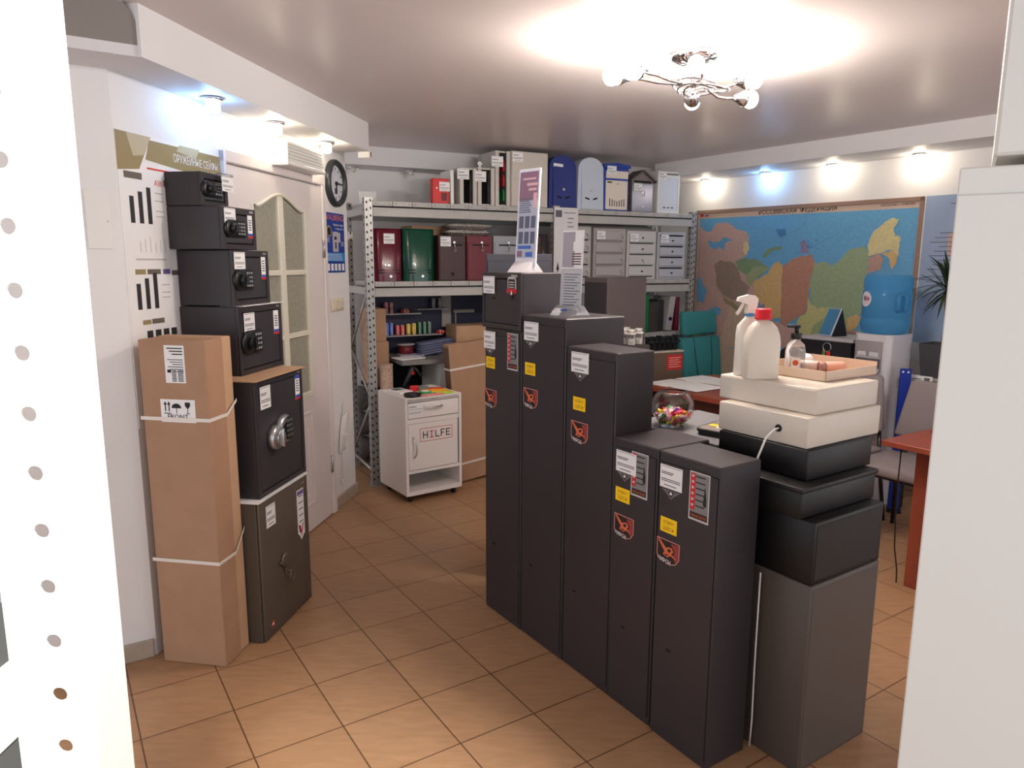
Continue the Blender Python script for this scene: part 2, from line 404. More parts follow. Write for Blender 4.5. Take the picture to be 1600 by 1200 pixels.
for x, l in ((.10, 'unlit downlight under the back soffit above the empty shelf end'), (.56, 'unlit downlight under the back soffit beside the red cabinet')):
    t = thing('downlight', l, 'light', SR, x, .66, 2.31, 0, 'unlit downlights on the back soffit')
    B().lathe([(.02, 0), (.04, -.002), (.045, -.006), (.04, -.012), (.02, -.012)], 20).obj('rim', CHROME, t)
    B().lathe([(0, -.045), (.018, -.04), (.022, -.012), (0, -.008)], 14).obj('bulb', mat('unlit lamp', (206, 202, 194), .3), t)
t = thing('motion_sensor', 'small white bracket sensor at the end of the left soffit', 'sensor', LF, 2.01, -.20, 2.235)
B().box(-.03, .0, -.03, .05, 0, .05, .006, 1).obj('body', WHITE, t); B().box(-.02, -.006, -.034, -.028, .01, .04).obj('window', mat('sensor brown', (120, 86, 70), .4), t)

# ------------------------------------------------------------------ chandelier
t = thing('chandelier', 'chrome six-arm chandelier with glowing bulbs on the ceiling', 'chandelier', WF, .741, 3.106, HC)
b = B(); b.lathe([(0, 0), (.08, 0), (.098, -.012), (.09, -.028), (.05, -.04), (.02, -.045), (.015, -.08), (0, -.08)], 32)
for k in range(10):
    a = k*2*pi/10; b.tube([(.03*cos(a), .03*sin(a), -.04), (.06*cos(a+.3), .06*sin(a+.3), -.036), (.092*cos(a+.7), .092*sin(a+.7), -.02)], .006, 6)
b.obj('canopy', CHROME, t)
b = B()
for r, zz, dx in ((.085, -.125, 0), (.075, -.145, .01), (.09, -.15, .05)):
    b.tube([(dx+r*cos(a*2*pi/30), r*sin(a*2*pi/30)-.02, zz+.008*sin(a*4*pi/30)) for a in range(30)], .005, 7, True)
b.cyl((0, 0, -.14), .014, .08); b.obj('ring', CHROME, t)
ends = [(-.358, -.156, -.13), (-.29, -.206, -.12), (-.04, -.20, -.10), (.02, .09, -.17), (.215, -.11, -.13), (.27, .10, -.16)]
for e in ends:
    e = Vector(e); d = Vector((e.x, e.y, 0)).normalized()
    tip = e; base = e-d*.05; st = Vector((d.x*.05, d.y*.05, -.13))
    mid = (st+base)/2+Vector((-d.y*.03, d.x*.03, -.012))
    arm = B().tube([st, st.lerp(mid, .5), mid, mid.lerp(base, .5)+Vector((-d.y*.012, d.x*.012, 0)), base], .006, 8).obj('arm', CHROME, t)
    Q = Matrix.Translation(base) @ d.to_track_quat('Z', 'Y').to_matrix().to_4x4()
    s = B(); s.lathe([(0, -.03), (.014, -.03), (.02, -.01), (.03, .005), (.034, .02), (.032, .02), (.02, .0)], 16)
    s.v = [tuple(Q @ Vector(v)) for v in s.v]; s.obj('socket', CHROME, arm)
    u = B(); u.sph((0, 0, 0), .033, 14, 8, sz=1.1)
    tc_ = base+d*.05
    u.v = [tuple(Vector(v)+tc_) for v in u.v]; u.obj('bulb', CHB, t)
# ------------------------------------------------------------------ left stack of safes
def cyr_strip(parent, x0, z0, w, h, y, bottom):
    b = B(); b.m(0).box(x0, x0+w, y-.001, y, z0, z0+h); b.m(1)
    for k in range(5): b.box(x0+w*.2, x0+w*.8, y-.0014, y-.001, z0+h*(.34+.1*k), z0+h*(.39+.1*k))
    b.m(2).box(x0, x0+w, y-.0014, y-.001, z0+h*.1, z0+h*.2); b.m(3).box(x0, x0+w, y-.0014, y-.001, z0, z0+h*.1)
    if bottom: b.m(2).box(x0, x0+w, y-.0014, y-.001, z0+h*.86, z0+h)
    b.obj('sticker', [PAPER, INK, BLUEI, REDI], parent)
def keypad(parent, x, zc, w, h, y):
    k = B(); k.box(x, x+w, y-.012, y, zc-h/2, zc+h/2, .005, 2)
    k.lathe([(0, 0), (h*.5, 0), (h*.48, .014), (h*.40, .018), (0, .018)], 28, (x+h*.10, y, zc), 'y')
    kp = k.obj('lock_panel', BLACKP, parent)
    k = B(); k.cyl((x+h*.14, y-.018, zc), h*.26, .02, 'y', 24, bev=.003); k.box(x+h*.14-.006, x+h*.14+.006, y-.05, y-.03, zc-h*.24, zc+h*.24, .002, 1)
    k.obj('knob', BLACKP, kp)
    k = B()
    for r in range(4):
        for c in range(3): k.box(x+w*(.52+.15*c), x+w*(.61+.15*c), y-.0145, y-.012, zc+h*(.25-.2*r), zc+h*(.36-.2*r), .001, 1)
    k.obj('keys', mat('key grey', (150, 150, 156), .5), kp)
def home_safe(label, u, v, z0, w, h, d, m=SAFE, md=SAFED, lock=None, tag=None, strip=None, group='safes stacked by the door'):
    t = thing('safe', label, 'safe', LF, u, -v, z0, 0, group)
    b = B(); fr = .022
    b.box(0, w, .014, d, 0, h, .003, 1)
    for a in ((0, fr, 0, h), (w-fr, w, 0, h), (fr, w-fr, 0, fr), (fr, w-fr, h-fr*1.2, h)): b.box(a[0], a[1], 0, .015, a[2], a[3], .002, 1)
    b.obj('body', m, t)
    B().box(fr, w-fr, .0125, .0145, fr, h-fr*1.2).obj('door_gap', DARK, t)
    dr = B().box(fr+.004, w-fr-.005, .003, .0128, fr+.004, h-fr*1.2-.004, .002, 1).obj('door', md, t)
    if lock: keypad(dr, *lock, .003)
    if tag: price_tag(t, tag[0], tag[1], tag[2], tag[3], y=-.0012)
    if strip: cyr_strip(t, *strip[:4], .003, strip[4])
    b = B(); b.box(w-.05, w-.02, -.0008, 0, h-.017, h-.008); b.obj('emblem', SILVER, t)
    return t
# brown key-lock safe
def brown_safe():
    w, h, d = .442, .615, .36
    t = thing('safe', 'taupe key lock safe standing on the floor at the bottom of the stack', 'safe', LF, .154, -.398, 0, 0, 'safes stacked by the door')
    B().box(0, w, .012, d, 0, h, .003, 1).box(w-.012, w, 0, .013, 0, h, .001, 1).obj('body', BROWN, t)
    dr = B().box(.002, w-.016, -.002, .011, .004, h-.004, .006, 2).obj('door', BROWN, t)
    B().box(w-.017, w-.012, .008, .0125, .01, h-.01).obj('door_gap', DARK, t)
    b = B(); b.lathe([(0, 0), (.03, 0), (.028, .01), (.02, .014), (0, .014)], 20, (.185, -.002, .30), 'y'); b.box(.135, .225, -.018, -.006, .294, .306, .003, 1)
    b.obj('handle', mat('bronze', (112, 100, 84), .35, metal=.5), dr)
    b = B(); b.tube([(.195, -.005, .245), (.195, -.03, .245)], .005, 8); b.tube([(.195+.016*cos(a*pi/8), -.034, .225+.022*sin(a*pi/8)) for a in range(16)], .004, 6, True)
    b.box(.185, .205, -.012, -.003, .23, .262, .003, 1); b.obj('key', mat('bronze', (112, 100, 84), .35, metal=.5), dr)
    price_tag(t, .055, .585, .075, .095, y=-.0025)
    b = B(); b.m(0).prism([(.33, .565), (.33, .36), (.345, .35), (.36, .325), (.385, .345), (.395, .345), (.395, .565)], -.0032, -.002)
    b.m(1).box(.333, .392, -.0036, -.003, .54, .56); b.m(2)
    for zz in (.53, .5, .47, .44, .41): b.box(.345, .385, -.0036, -.003, zz, zz+.005)
    b.m(3).prism([(.345, .395), (.36, .34), (.385, .40), (.375, .40), (.362, .365), (.355, .395)], -.0038, -.003)
    b.m(4).prism([(.336, .40), (.345, .36), (.352, .365), (.346, .40)], -.0038, -.003)
    b.obj('sticker', [PAPER, mat('violet print', (112, 88, 150), .6), INK, REDI, INKD], t)
    b = B(); b.cyl((.065, -.002, .058), .014, .001, 'y', 20); b.m(1).box(.058, .072, -.0034, -.003, .054, .062); b.obj('badge', [mat('red badge', (196, 66, 66), .5), PAPER], t)
    b = B(); b.box(.37, .41, -.0028, -.002, .583, .592); b.obj('emblem', SILVER, t)
    solo('foam_sheet', B().box(-.004, w+.006, -.004, d, 0, .004), PAPER, 'thin white foam sheet lying between the taupe safe and the charcoal safe above', 'sheet', LF, .154, -.398, .6155)
brown_safe()
# safe with silver dial
Z2 = .620
w, h, d = .424, .494, .36
t = home_safe('charcoal safe with a round silver dial keypad, second from the floor', .20, .385, Z2, w, h, d, tag=(.038, .466, .085, .095), strip=(.356, .355, .042, .112, True))
dr = [c for c in t.children if c.name.startswith('door') and 'gap' not in c.name][0]
b = B(); b.lathe([(0, 0), (.062, 0), (.066, .012), (.058, .026), (.05, .03), (0, .03)], 36, (.215, .003, .255), 'y', sx=1)
b.lathe([(0, 0), (.052, 0), (.054, .02), (.046, .032), (0, .034)], 30, (.135, .003, .235), 'y')
dl = b.obj('dial', SILVER, dr)
b = B(); b.lathe([(0, .026), (.05, .027), (.052, .031), (.046, .034), (0, .034)], 32, (.222, .003, .258), 'y')
kb = b.obj('key_plate', BLACKP, dl)
b = B()
b.box(.128, .142, -.052, -.028, .195, .275, .004, 2); b.cyl((.135, -.03, .235), .034, .012, 'y', 24, bev=.002)
for r in range(4):
    for c in range(3): b.box(.198+.018*c, .210+.018*c, -.0335, -.031, .287-.022*r, .299-.022*r)
b.obj('knob', SILVER, dl)
solo('cardboard_sheet', B().box(-.01, w+.012, -.012, d, 0, .004), CARDL, 'thin tan cardboard sheet lying on top of the safe with the silver dial', 'sheet', LF, .20, -.385, Z2+h+.0005)
Z3 = Z2+h+.005
home_safe('charcoal keypad safe resting on the tan cardboard sheet, third from the floor', .306, .272, Z3, .368, .290, .268, lock=(.045, .137, .125, .10), tag=(.037, .262, .085, .078), strip=(.295, .15, .045, .108, False))
solo('plastic_sheet', B().box(.03, .375, -.008, .1, 0, .003), PAPER, 'crumpled white plastic strip on the front top edge of the third safe', 'sheet', LF, .306, -.272, Z3+.2905)
Z4 = Z3+.294
home_safe('charcoal keypad safe, third from the top of the stack beside the poster', .312, .255, Z4, .298, .230, .25, lock=(.03, .108, .115, .088), tag=(.012, .222, .084, .07), strip=(.236, .105, .036, .105, False))
Z5 = Z4+.232
home_safe('charcoal keypad safe, second from the top of the stack', .268, .25, Z5, .257, .172, .245, lock=(.032, .085, .13, .07), tag=(.012, .166, .082, .064), strip=(.195, .05, .036, .098, False))
Z6 = Z5+.173
t = home_safe('smallest charcoal safe on the very top of the stack', .272, .165, Z6, .190, .135, .165, lock=(.02, .07, .12, .062))
price_tag(t, .098, .13, .085, .064, y=-.03)
B().box(.098, .185, -.032, .0, .128, .138).obj('tag_holder', CLEARP, t)

# tall carton
t = thing('carton', 'tall brown carton with white straps leaning by the stacked safes', 'box', LF, -.04, -.334, 0)
def cb(b, x0, x1, y0, y1, z0, z1): b.box(x0, x1, y0, y1, z0, z1, .004, 1)
b = B(); cb(b, 0, .115, 0, .275, 0, 1.307); b.obj('sleeve', CARD, t)
b = B(); cb(b, .119, .185, .006, .28, 0, 1.309); b.obj('lid', CARDL, t)
b = B(); b.box(.112, .122, .01, .27, 0, 1.30); b.obj('seam', DARK, t)
for zz, dz, nm in ((1.0, .045, 0), (.43, .08, 1)):
    b = B(); 
    b.prism([(zz, 0), (zz+.016, 0)], 0, 0) if 0 else None
    b.add([(-.003, .285, zz), (-.003, -.003, zz), (-.003, -.003, zz+.014), (-.003, .285, zz+.014)], [(0, 1, 2, 3)])
    b.add([(-.003, -.003, zz), (.115, -.003, zz+.0), (.188, -.002, zz+dz), (.188, -.002, zz+dz+.014), (.115, -.003, zz+.014), (-.003, -.003, zz+.014)], [(0, 1, 4, 5), (1, 2, 3, 4)])
    b.obj('strap', STRAP, t)
# labels on the end face (faces -x): y along face from 0 (right) to .275 (left)
def endface(b, y0, y1, z0, z1, lift): b.box(-.001-lift, -lift, y0, y1, z0, z1)
b = B(); endface(b, .085, .167, 1.146, 1.288, 0); b.m(1)
for k in range(9): endface(b, .092, .155-.01*(k % 3), 1.275-.011*k if k < 3 else 1.26-.009*k, 1.279-.011*k if k < 3 else 1.2625-.009*k, .001)
for k in range(10): endface(b, .095 if k % 2 else .092, .115, 1.152+.005*k, 1.1545+.005*k, .001); endface(b, .122, .14, 1.152+.005*k, 1.1545+.005*k, .001)
endface(b, .143, .158, 1.185, 1.197, .001)
b.obj('shipping_label', [PAPER, INKD], t)
b = B(); endface(b, .055, .198, .995, 1.083, 0); b.m(1)
for yy in (.178, .163):
    endface(b, yy-.002, yy+.002, 1.037, 1.068, .001); b.add([(-.0021, yy-.007, 1.062), (-.0021, yy+.007, 1.062), (-.0021, yy, 1.075)], [(0, 1, 2)])
endface(b, .156, .185, 1.028, 1.031, .001)
b.add([(-.0021, .132+.02*cos(a*pi/10), 1.05+.018*sin(a*pi/10)) for a in range(11)], [tuple(range(11))]); endface(b, .131, .133, 1.03, 1.055, .001)
b.add([(-.0021, .075, 1.073), (-.0021, .096, 1.073), (-.0021, .096, 1.06), (-.0021, .0855, 1.047), (-.0021, .075, 1.06)], [(0, 1, 2, 3, 4)]); endface(b, .0845, .0865, 1.03, 1.05, .001); endface(b, .078, .093, 1.029, 1.031, .001)
Mt = Matrix(((0, 1, 0, -.0021), (-1, 0, 0, .17), (0, 0, 1, 1.008), (0, 0, 0, 1)))
b.text('FRONT', 0, 0, .026, 0, width=.085, M=Mt)
b.obj('handling_label', [PAPER, INKD], t)

# ------------------------------------------------------------------ row of tall gun safes
def shield(parent, x, zt, w, h):
    b = B(); y = -.0012
    out = [(0, 1), (1, 1), (1, .35), (.85, .1), (.55, 0), (0, .25)]
    b.m(0).prism([(x+w*a, zt-h+h*c) for a, c in out], y, 0)
    b.m(1).prism([(x+w*(.04+.92*a), zt-h+h*(.04+.92*c)) for a, c in out], y-.0003, 0)
    b.m(2).prism([(x+w*a, zt-h+h*c) for a, c in ((.62, .9), (.95, .94), (.95, .38), (.84, .2), (.72, .4), (.8, .62))], y-.0005, y)
    b.m(3).prism([(x+w*a, zt-h+h*c) for a, c in ((.05, .97), (.12, .95), (.42, .66), (.5, .72), (.66, .74), (.74, .6), (.66, .48), (.9, .33), (.62, .4), (.5, .3), (.28, .36), (.36, .5), (.1, .86))], y-.0008, y)
    b.m(1).prism([(x+w*a, zt-h+h*c) for a, c in ((.46, .6), (.58, .68), (.66, .62), (.56, .5))], y-.001, y).prism([(x+w*a, zt-h+h*c) for a, c in ((.34, .42), (.56, .4), (.46, .34))], y-.001, y)
    b.m(4).text('ЧИРОК', x+w*.06, zt-h*.93, .02, y-.001, width=w*.6, slant=-.1)
    b.obj('emblem_sticker', [mat('sticker rim', (196, 130, 124), .5), mat('sticker black', (40, 28, 30), .5), PINKI, ORG, PAPER], parent)
def yellow(parent, x, zt, w=.072, h=.05):
    b = B(); b.m(0).box(x, x+w, -.001, 0, zt-h, zt); b.m(1).text('КЛЮЧ', x+w*.2, zt-h*.42, .016, -.0013, width=w*.6).text('ЗДЕСЬ', x+w*.17, zt-h*.82, .016, -.0013, width=w*.66)
    b.obj('key_sticker', [YEL, mat('dark orange print', (150, 84, 20), .6)], parent)
def info(parent, x, zt, w=.08, h=.155):
    b = B(); b.m(0).box(x, x+w, -.001, 0, zt-h, zt); b.m(1).box(x+.004, x+w-.004, -.0013, -.001, zt-h+.006, zt-.004)
    b.m(2).box(x+.004, x+w*.3, -.0015, -.001, zt-h*.78, zt-.005); b.m(3)
    for k in range(6):
        b.box(x+w*.32, x+w*.78, -.0016, -.001, zt-h*(.1+.12*k), zt-h*(.075+.12*k))
        b.m(0).cyl((x+w*.17, -.0014, zt-h*(.09+.12*k)), w*.06, .0004, 'y', 10).m(3)
    b.prism([(x+w*.78, zt-h*.25), (x+w*.7, zt-h*.6), (x+w*.74, zt-h*.66), (x+w*.86, zt-h*.66), (x+w*.86, zt-h*.5)], -.0018, -.001)
    b.m(4).box(x+.006, x+w-.006, -.0018, -.001, zt-h*.95, zt-h*.83); b.m(5).text('ЧЕРНАЯ ЛИНИЯ', x+w*.13, zt-h*.92, .01, -.0021, width=w*.74)
    b.obj('feature_sticker', [mat('sticker silver', (196, 192, 190), .5), mat('sticker grey', (128, 126, 128), .5), REDI, INKD, mat('sticker brown', (60, 34, 30), .5), ORG], parent)
def gun_safe(label, x, y, w, h, d, parts, fr=RF, m=SAFE, dm=None, keyz=.333, cat='safe', group='tall charcoal safes in a row'):
    t = thing('gun_safe', label, cat, fr, x, y, 0, 0, group)
    B().box(0, w, .004, d, 0, h, .004, 1).obj('body', m, t)
    b = B(); b.box(.008, w-.008, -.0005, .006, .03, h-.035, .0015, 1); dr = b.obj('door', dm or m, t)
    b = B(); b.box(.006, w-.006, .0032, .0042, .028, h-.033).obj('door_gap', DARK, t)
    b = B(); b.box(.068, .088, -.0011, 0, keyz-.004, keyz+.004); b.obj('keyhole', DARK, dr)
    for p in parts:
        k = p[0]
        if k == 't': price_tag(t, p[1], p[2], p[3] if len(p) > 3 else .092, .075, y=-.001)
        if k == 'y': yellow(dr, p[1], p[2])
        if k == 's': shield(dr, p[1], p[2], .10, .082)
        if k == 'i': info(dr, p[1], p[2])
        if k == 'w': # little winged sign below the tag
            b = B(); b.m(0).prism([(p[1], p[2]), (p[1]+.078, p[2]), (p[1]+.052, p[2]-.018), (p[1]+.039, p[2]-.03), (p[1]+.026, p[2]-.018)], -.0012, 0)
            b.m(1).prism([(p[1]+.025, p[2]-.004), (p[1]+.053, p[2]-.004), (p[1]+.039, p[2]-.024)], -.0016, 0).m(2).box(p[1]+.034, p[1]+.044, -.0019, -.001, p[2]-.014, p[2]-.006)
            b.obj('badge', [mat('badge rim', (150, 84, 84) if p[3] else (110, 104, 106), .5), mat('sticker black', (40, 28, 30), .5), PAPER], dr)
    return t
gun_safe('tall charcoal gun safe at the far left end of the row under another safe', 0, 0, .284, 1.316, .30, [('t', .0, 1.300), ('y', .016, 1.188), ('s', .002, 1.043), ('i', .187, 1.305), ('w', .01, 1.224, 0)])
gun_safe('tallest charcoal gun safe of the row carrying a clear sign stand', .286, .004, .29, 1.388, .30, [('t', .022, 1.362, .098), ('y', .028, 1.196), ('s', .018, 1.09), ('w', .028, 1.284, 1)])
gun_safe('tall charcoal gun safe in the middle of the row, lower than its left neighbour', .578, .008, .281, 1.288, .185, [('t', .037, 1.271, .1), ('y', .05, 1.103), ('s', .04, 1.01), ('w', .05, 1.193, 0)])
gun_safe('waist high charcoal gun safe second from the near end of the row', .862, .004, .216, .996, .25, [('i', .096, .966), ('t', .02, .955, .10), ('y', .02, .822), ('s', .017, .724), ('w', .025, .877, 0)], keyz=.31)
gun_safe('waist high charcoal gun safe at the near end of the row', 1.091, -.004, .252, .998, .19, [('t', .012, .958, .095), ('i', .137, .966), ('y', .02, .784), ('s', .008, .71), ('w', .022, .878, 0)])
# safe lying on the first one
t = thing('safe', 'small charcoal safe standing on the leftmost tall safe, white sign on top', 'safe', RF, -.018, 0, 1.3165)
w, h = .302, .238
b = B(); b.box(0, w, .012, .31, 0, h, .003, 1)
for a in ((0, .014, 0, h), (w-.022, w, 0, h), (.014, w-.022, 0, .02), (.014, w-.022, h-.024, h)): b.box(a[0], a[1], 0, .013, a[2], a[3], .0015, 1)
b.obj('body', SAFE, t); B().box(.013, w-.021, .011, .0125, .02, h-.024).obj('door_gap', DARK, t)
dr = B().box(.017, w-.026, .003, .0115, .023, h-.028, .002, 1).obj('door', SAFE, t)
B().box(.08, .104, .0015, .0035, .125, .132).obj('keyhole', DARK, dr)
price_tag(t, .014, .222, .092, .074, y=-.0012)
b = B(); b.m(0).prism([(.205, .215), (.212, .222), (.258, .222), (.265, .215), (.265, .165), (.205, .165)], -.0002, .003)
b.m(1).box(.211, .259, -.0008, .003, .17, .212); b.m(2).prism([(.195, .16), (.205, .172), (.235, .176), (.265, .172), (.275, .16), (.25, .148), (.22, .148)], -.001, .003)
b.m(1).prism([(.215, .158), (.255, .158), (.235, .128)], -.0014, .003); b.m(3).prism([(.228, .152), (.235, .166), (.242, .152), (.235, .146)], -.0018, .003)
for k in range(3): b.box(.217, .253, -.0012, .003, .178+.01*k, .181+.01*k)
b.obj('emblem_sticker', [mat('sticker silver', (196, 192, 190), .5), mat('sticker black', (40, 28, 30), .5), REDI, PAPER], dr)
B().box(.232, .278, -.0008, 0, h-.018, h-.008).obj('emblem', SILVER, t)
# cabinets behind the row
gun_safe('charcoal cabinet standing behind the two leftmost tall safes, only its top showing', -.126, 3.46, .314, 1.637, .2, [], fr=WF, m=mat('slate coat', (62, 62, 70), .42), group='tall charcoal safes behind the row')
gun_safe('charcoal tall safe with lighter sides standing far behind the row by the shelves', -1.165, 1.512, .24, 1.50, .36, [], group='tall charcoal safes behind the row', dm=SAFE, m=mat('plum grey coat', (88, 78, 78), .42))  # body colour set lighter than the charcoal door
t = thing('metal_counter', 'low grey metal cabinet behind the two waist high safes carrying the candy bowl', 'cabinet', RF, .62, .302, 0)
B().box(0, .45, 0, .40, 0, .955, .004, 1).obj('body', mat('mid grey coat', (120, 118, 122), .35), t); B().box(-.004, .454, -.002, .404, .955, .97, .003, 1).obj('top', mat('mid grey coat', (120, 118, 122), .35), t)
# ------------------------------------------------------------------ right hand stack of boxes
def deskbox(name, label, x0, x1, y0, y1, z0, z1, m, cat, hole=None, lid=False, bev=.004, group='boxes stacked at the end of the row'):
    t = thing(name, label, cat, RF, x0, y0, z0, 0, group)
    w, d, h = x1-x0, y1-y0, z1-z0
    if lid:
        B().box(.006, w-.006, .006, d-.006, 0, h-.014, bev, 2).obj('body', m, t); B().box(0, w, 0, d, h-.016, h, .003, 2).obj('lid', m, t)
    else: B().box(0, w, 0, d, 0, h, bev, 2).obj('body', m, t)
    return t
t = deskbox('tall_box', 'warm grey tall metal cabinet on the floor under the black boxes', 1.22, 1.512, .231, .605, 0, .630, GREYB, 'cabinet')
B().box(.288, .2935, .012, .362, .012, .618, .0015, 1).obj('side_panel', GREYB, t)
t = deskbox('black_box', 'thick black metal box directly on the warm grey cabinet', 1.20, 1.507, .236, .61, .631, .830, BLACK, 'box')
B().box(.304, .309, .012, .362, .012, .188, .002, 1).obj('drawer_front', BLACK, t)
t = deskbox('black_box', 'black metal drawer box in the middle of the three black boxes', 1.14, 1.472, .214, .625, .831, .930, BLACK, 'box', lid=True)
t = deskbox('black_box', 'black cash drawer directly under the cream cash drawers', 1.085, 1.43, .290, .645, .931, 1.028, BLACK, 'box')
t = deskbox('cash_drawer', 'lower cream cash drawer with a white cable coming out of its back', 1.069, 1.417, .302, .703, 1.029, 1.126, CREAM, 'cash drawer')
b = B(); b.lathe([(.012, .0), (.012, .003), (.008, .003), (.007, .0)], 18, (.243, .0, .048), 'y'); b.m(1).cyl((.243, .0002, .048), .008, .001, 'y', 16); b.obj('grommet', [BLACKP, DARK], t)
b = B(); b.tube([(.243, .01, .048), (.243, -.02, .046), (.235, -.05, .02), (.225, -.07, -.04), (.222, -.082, -.09), (.235, -.075, -.115), (.26, -.055, -.12), (.278, -.04, -.122)], .0035, 8)
b.obj('cable', mat('white cable', (226, 222, 218), .5), t)
t = deskbox('cash_drawer', 'upper cream cash drawer under the spray bottle and canister', 1.022, 1.403, .355, .70, 1.127, 1.210, CREAM, 'cash drawer')
B().box(.004, .376, -.001, .003, .004, .078, .001, 1).obj('back_panel', CREAM, t)
# cardboard tray
t = thing('tray', 'shallow pale cardboard lid tray holding gel and small goods', 'tray', RF, 1.045, .503, 1.2105)
w, d, h = .29, .30, .035
B().box(0, w, 0, d, 0, .003).obj('base', CARDL, t)
CT = mat('tray board', (214, 190, 170), .7)
b = B(); b.box(0, w, 0, .003, 0, h).box(w-.003, w, 0, d, 0, h).box(0, .003, 0, d, 0, h).box(0, w, d-.003, d, 0, h+.012); b.obj('rim', CT, t)
# spray bottle
t = thing('spray_bottle', 'white trigger spray bottle standing left on the upper cash drawer', 'bottle', RF, 1.085, .415, 1.2105, 57)
HD = mat('milky plastic', (232, 226, 216), .35)
def bottle(prof, rx, ry, m, t, n=20, name='body'):
    b = B(); vs = []
    for zz, s, px in prof:
        for i in range(n):
            a = 2*pi*i/n+pi/n; c_, s_ = cos(a), sin(a); e = .45
            vs.append((rx*s*math.copysign(abs(c_)**(e*px+(1-px)), c_), ry*s*math.copysign(abs(s_)**(e*px+(1-px)), s_), zz))
    fs = [tuple(range(n-1, -1, -1))]
    for j in range(len(prof)-1):
        for i in range(n): fs.append((j*n+i, j*n+(i+1) % n, (j+1)*n+(i+1) % n, (j+1)*n+i))
    fs.append(tuple((len(prof)-1)*n+i for i in range(n)))
    b.add(vs, fs, True); return b.obj(name, m, t)
bottle([(0, .94, 1), (.006, 1, 1), (.15, .96, 1), (.172, .9, .9), (.195, .5, .4), (.2, .4, 0), (.212, .36, 0)], .042, .03, HD, t)
B().cyl((0, 0, .205), .0165, .012, bev=.002).obj('collar', mat('collar blue', (70, 140, 190), .4), t)
b = B(); b.prism([(-.045, .257), (-.042, .270), (-.01, .279), (.012, .277), (.024, .266), (.022, .245), (.016, .215), (-.014, .215), (-.012, .245), (-.03, .252)], -.013, .013, 'y'); b.obj('spray_head', HD, t)
b = B(); b.tube([(-.022, 0, .252), (-.028, 0, .24), (-.035, 0, .226), (-.045, 0, .212)], .006, 8); b.obj('trigger', HD, t)
# canister
t = thing('canister', 'white plastic canister with a red screw cap in front of the spray bottle', 'bottle', RF, 1.160, .392, 1.2105, 57)
bottle([(0, .95, 1), (.006, 1, 1), (.125, 1, 1), (.15, .94, .95), (.175, .78, .8), (.192, .52, .4), (.198, .3, 0), (.205, .3, 0)], .057, .038, mat('warm white plastic', (226, 216, 202), .4), t, 28)
b = B(); b.lathe([(0, .20), (.027, .20), (.028, .205), (.0255, .208), (.0265, .232), (.022, .236), (0, .236)], 28); b.obj('cap', mat('red cap', (214, 32, 46), .35), t)
# gel dispenser
t = thing('gel_bottle', 'clear hand gel bottle with a black pump in the tray', 'bottle', RF, 1.147, .600, 1.2138, 40)
bottle([(0, .95, .6), (.004, 1, .6), (.075, 1, .6), (.1, .85, .5), (.112, .45, 0), (.12, .4, 0)], .034, .026, mat('gel plastic', (232, 236, 238), .08, trans=.75, ior=1.35), t, 24)
b = B(); b.m(0).prism([(-.014, .02), (.014, .02), (.016, .052), (-.016, .052)], -.0285, -.027); b.m(1).cyl((0, -.0286, .036), .01, .0006, 'y', 14); b.obj('label', [PAPER, mat('orange red print', (206, 92, 50), .5)], t)
b = B(); b.cyl((0, 0, .118), .0185, .022, bev=.002, seg=24); b.cyl((0, 0, .14), .007, .02); b.box(-.034, .012, -.008, .008, .158, .168, .003, 2); b.obj('pump', BLACKP, t)
# small goods in tray
solo('paper_wrap', B().sph((0, 0, .027), .034, 9, 6, sx=1.0, sy=.8, sz=.78), PAPER, 'crumpled white tissue packet in the back corner of the tray', 'packet', RF, 1.10, .73, 1.2138)
def roll(label, x, y, rot, m, me_, l=.07, r=.020):
    t = thing('tube', label, 'tube', RF, x, y, 1.2138+r, rot, 'pink tubes in the tray')
    B().cyl((-l/2, 0, 0), r, l, 'x', 18, bev=.003).obj('body', m, t); B().cyl((-l/2-.022, 0, 0), r*.98, .022, 'x', 18).obj('cap', me_, t)
roll('pale pink tube with a mauve cap lying in the tray', 1.238, .70, 58, mat('pale pink', (236, 178, 156), .4), mat('mauve cap', (176, 128, 120), .4))
roll('whitish tube lying beside the gel bottle in the tray', 1.172, .655, 15, mat('pinkish white', (232, 206, 196), .4), mat('pinkish white', (232, 206, 196), .4), .06)
# loose cable behind near safe
solo('cable', B().tube([(0, 0, .62), (.004, -.006, .45), (0, 0, .3), (.006, -.004, .1), (.0, .0, .004)], .003, 6), mat('white cable', (226, 222, 218), .5), 'thin white cable running down behind the near end safe', 'cable', RF, 1.345, .213, .0)

# ------------------------------------------------------------------ sign stands on the row
t = thing('sign_stand', 'white framed upright poster stand on the small safe at the row end', 'sign', RF, .155, .11, 1.5552, 0)
b = B(); b.prism([(-.06, 0), (.06, 0), (.012, .045), (-.012, .045)], -.05, .05, 'x'); bs_ = b.obj('base', mat('dull white acrylic', (196, 192, 196), .3), t, rot=(0, 0, radians(12)))
ang = radians(12)
b = B()
hh = .43; ww = .06
b.m(0).box(-ww, ww, -.004, .004, .03, hh, .001, 1)
b.m(1).box(-ww+.008, ww-.008, -.0052, -.004, .06, hh-.012)
b.m(2).box(-ww+.008, ww-.008, -.0056, -.004, .30, hh-.012); b.m(3).box(-.01, ww-.01, -.006, -.004, .36, .372).box(0, ww-.014, -.006, -.004, .34, .35).box(-.035, ww-.02, -.006, -.004, .385, .393)
b.m(4)
for k in range(7): b.box(-ww+.012, ww-.04-.006*(k % 3), -.006, -.004, .25+.009*k, .254+.009*k)
for k in range(3): b.box(-.045+.034*k, -.02+.034*k, -.006, -.004, .185, .235).box(-.045+.034*k, -.02+.034*k, -.006, -.004, .12, .17)
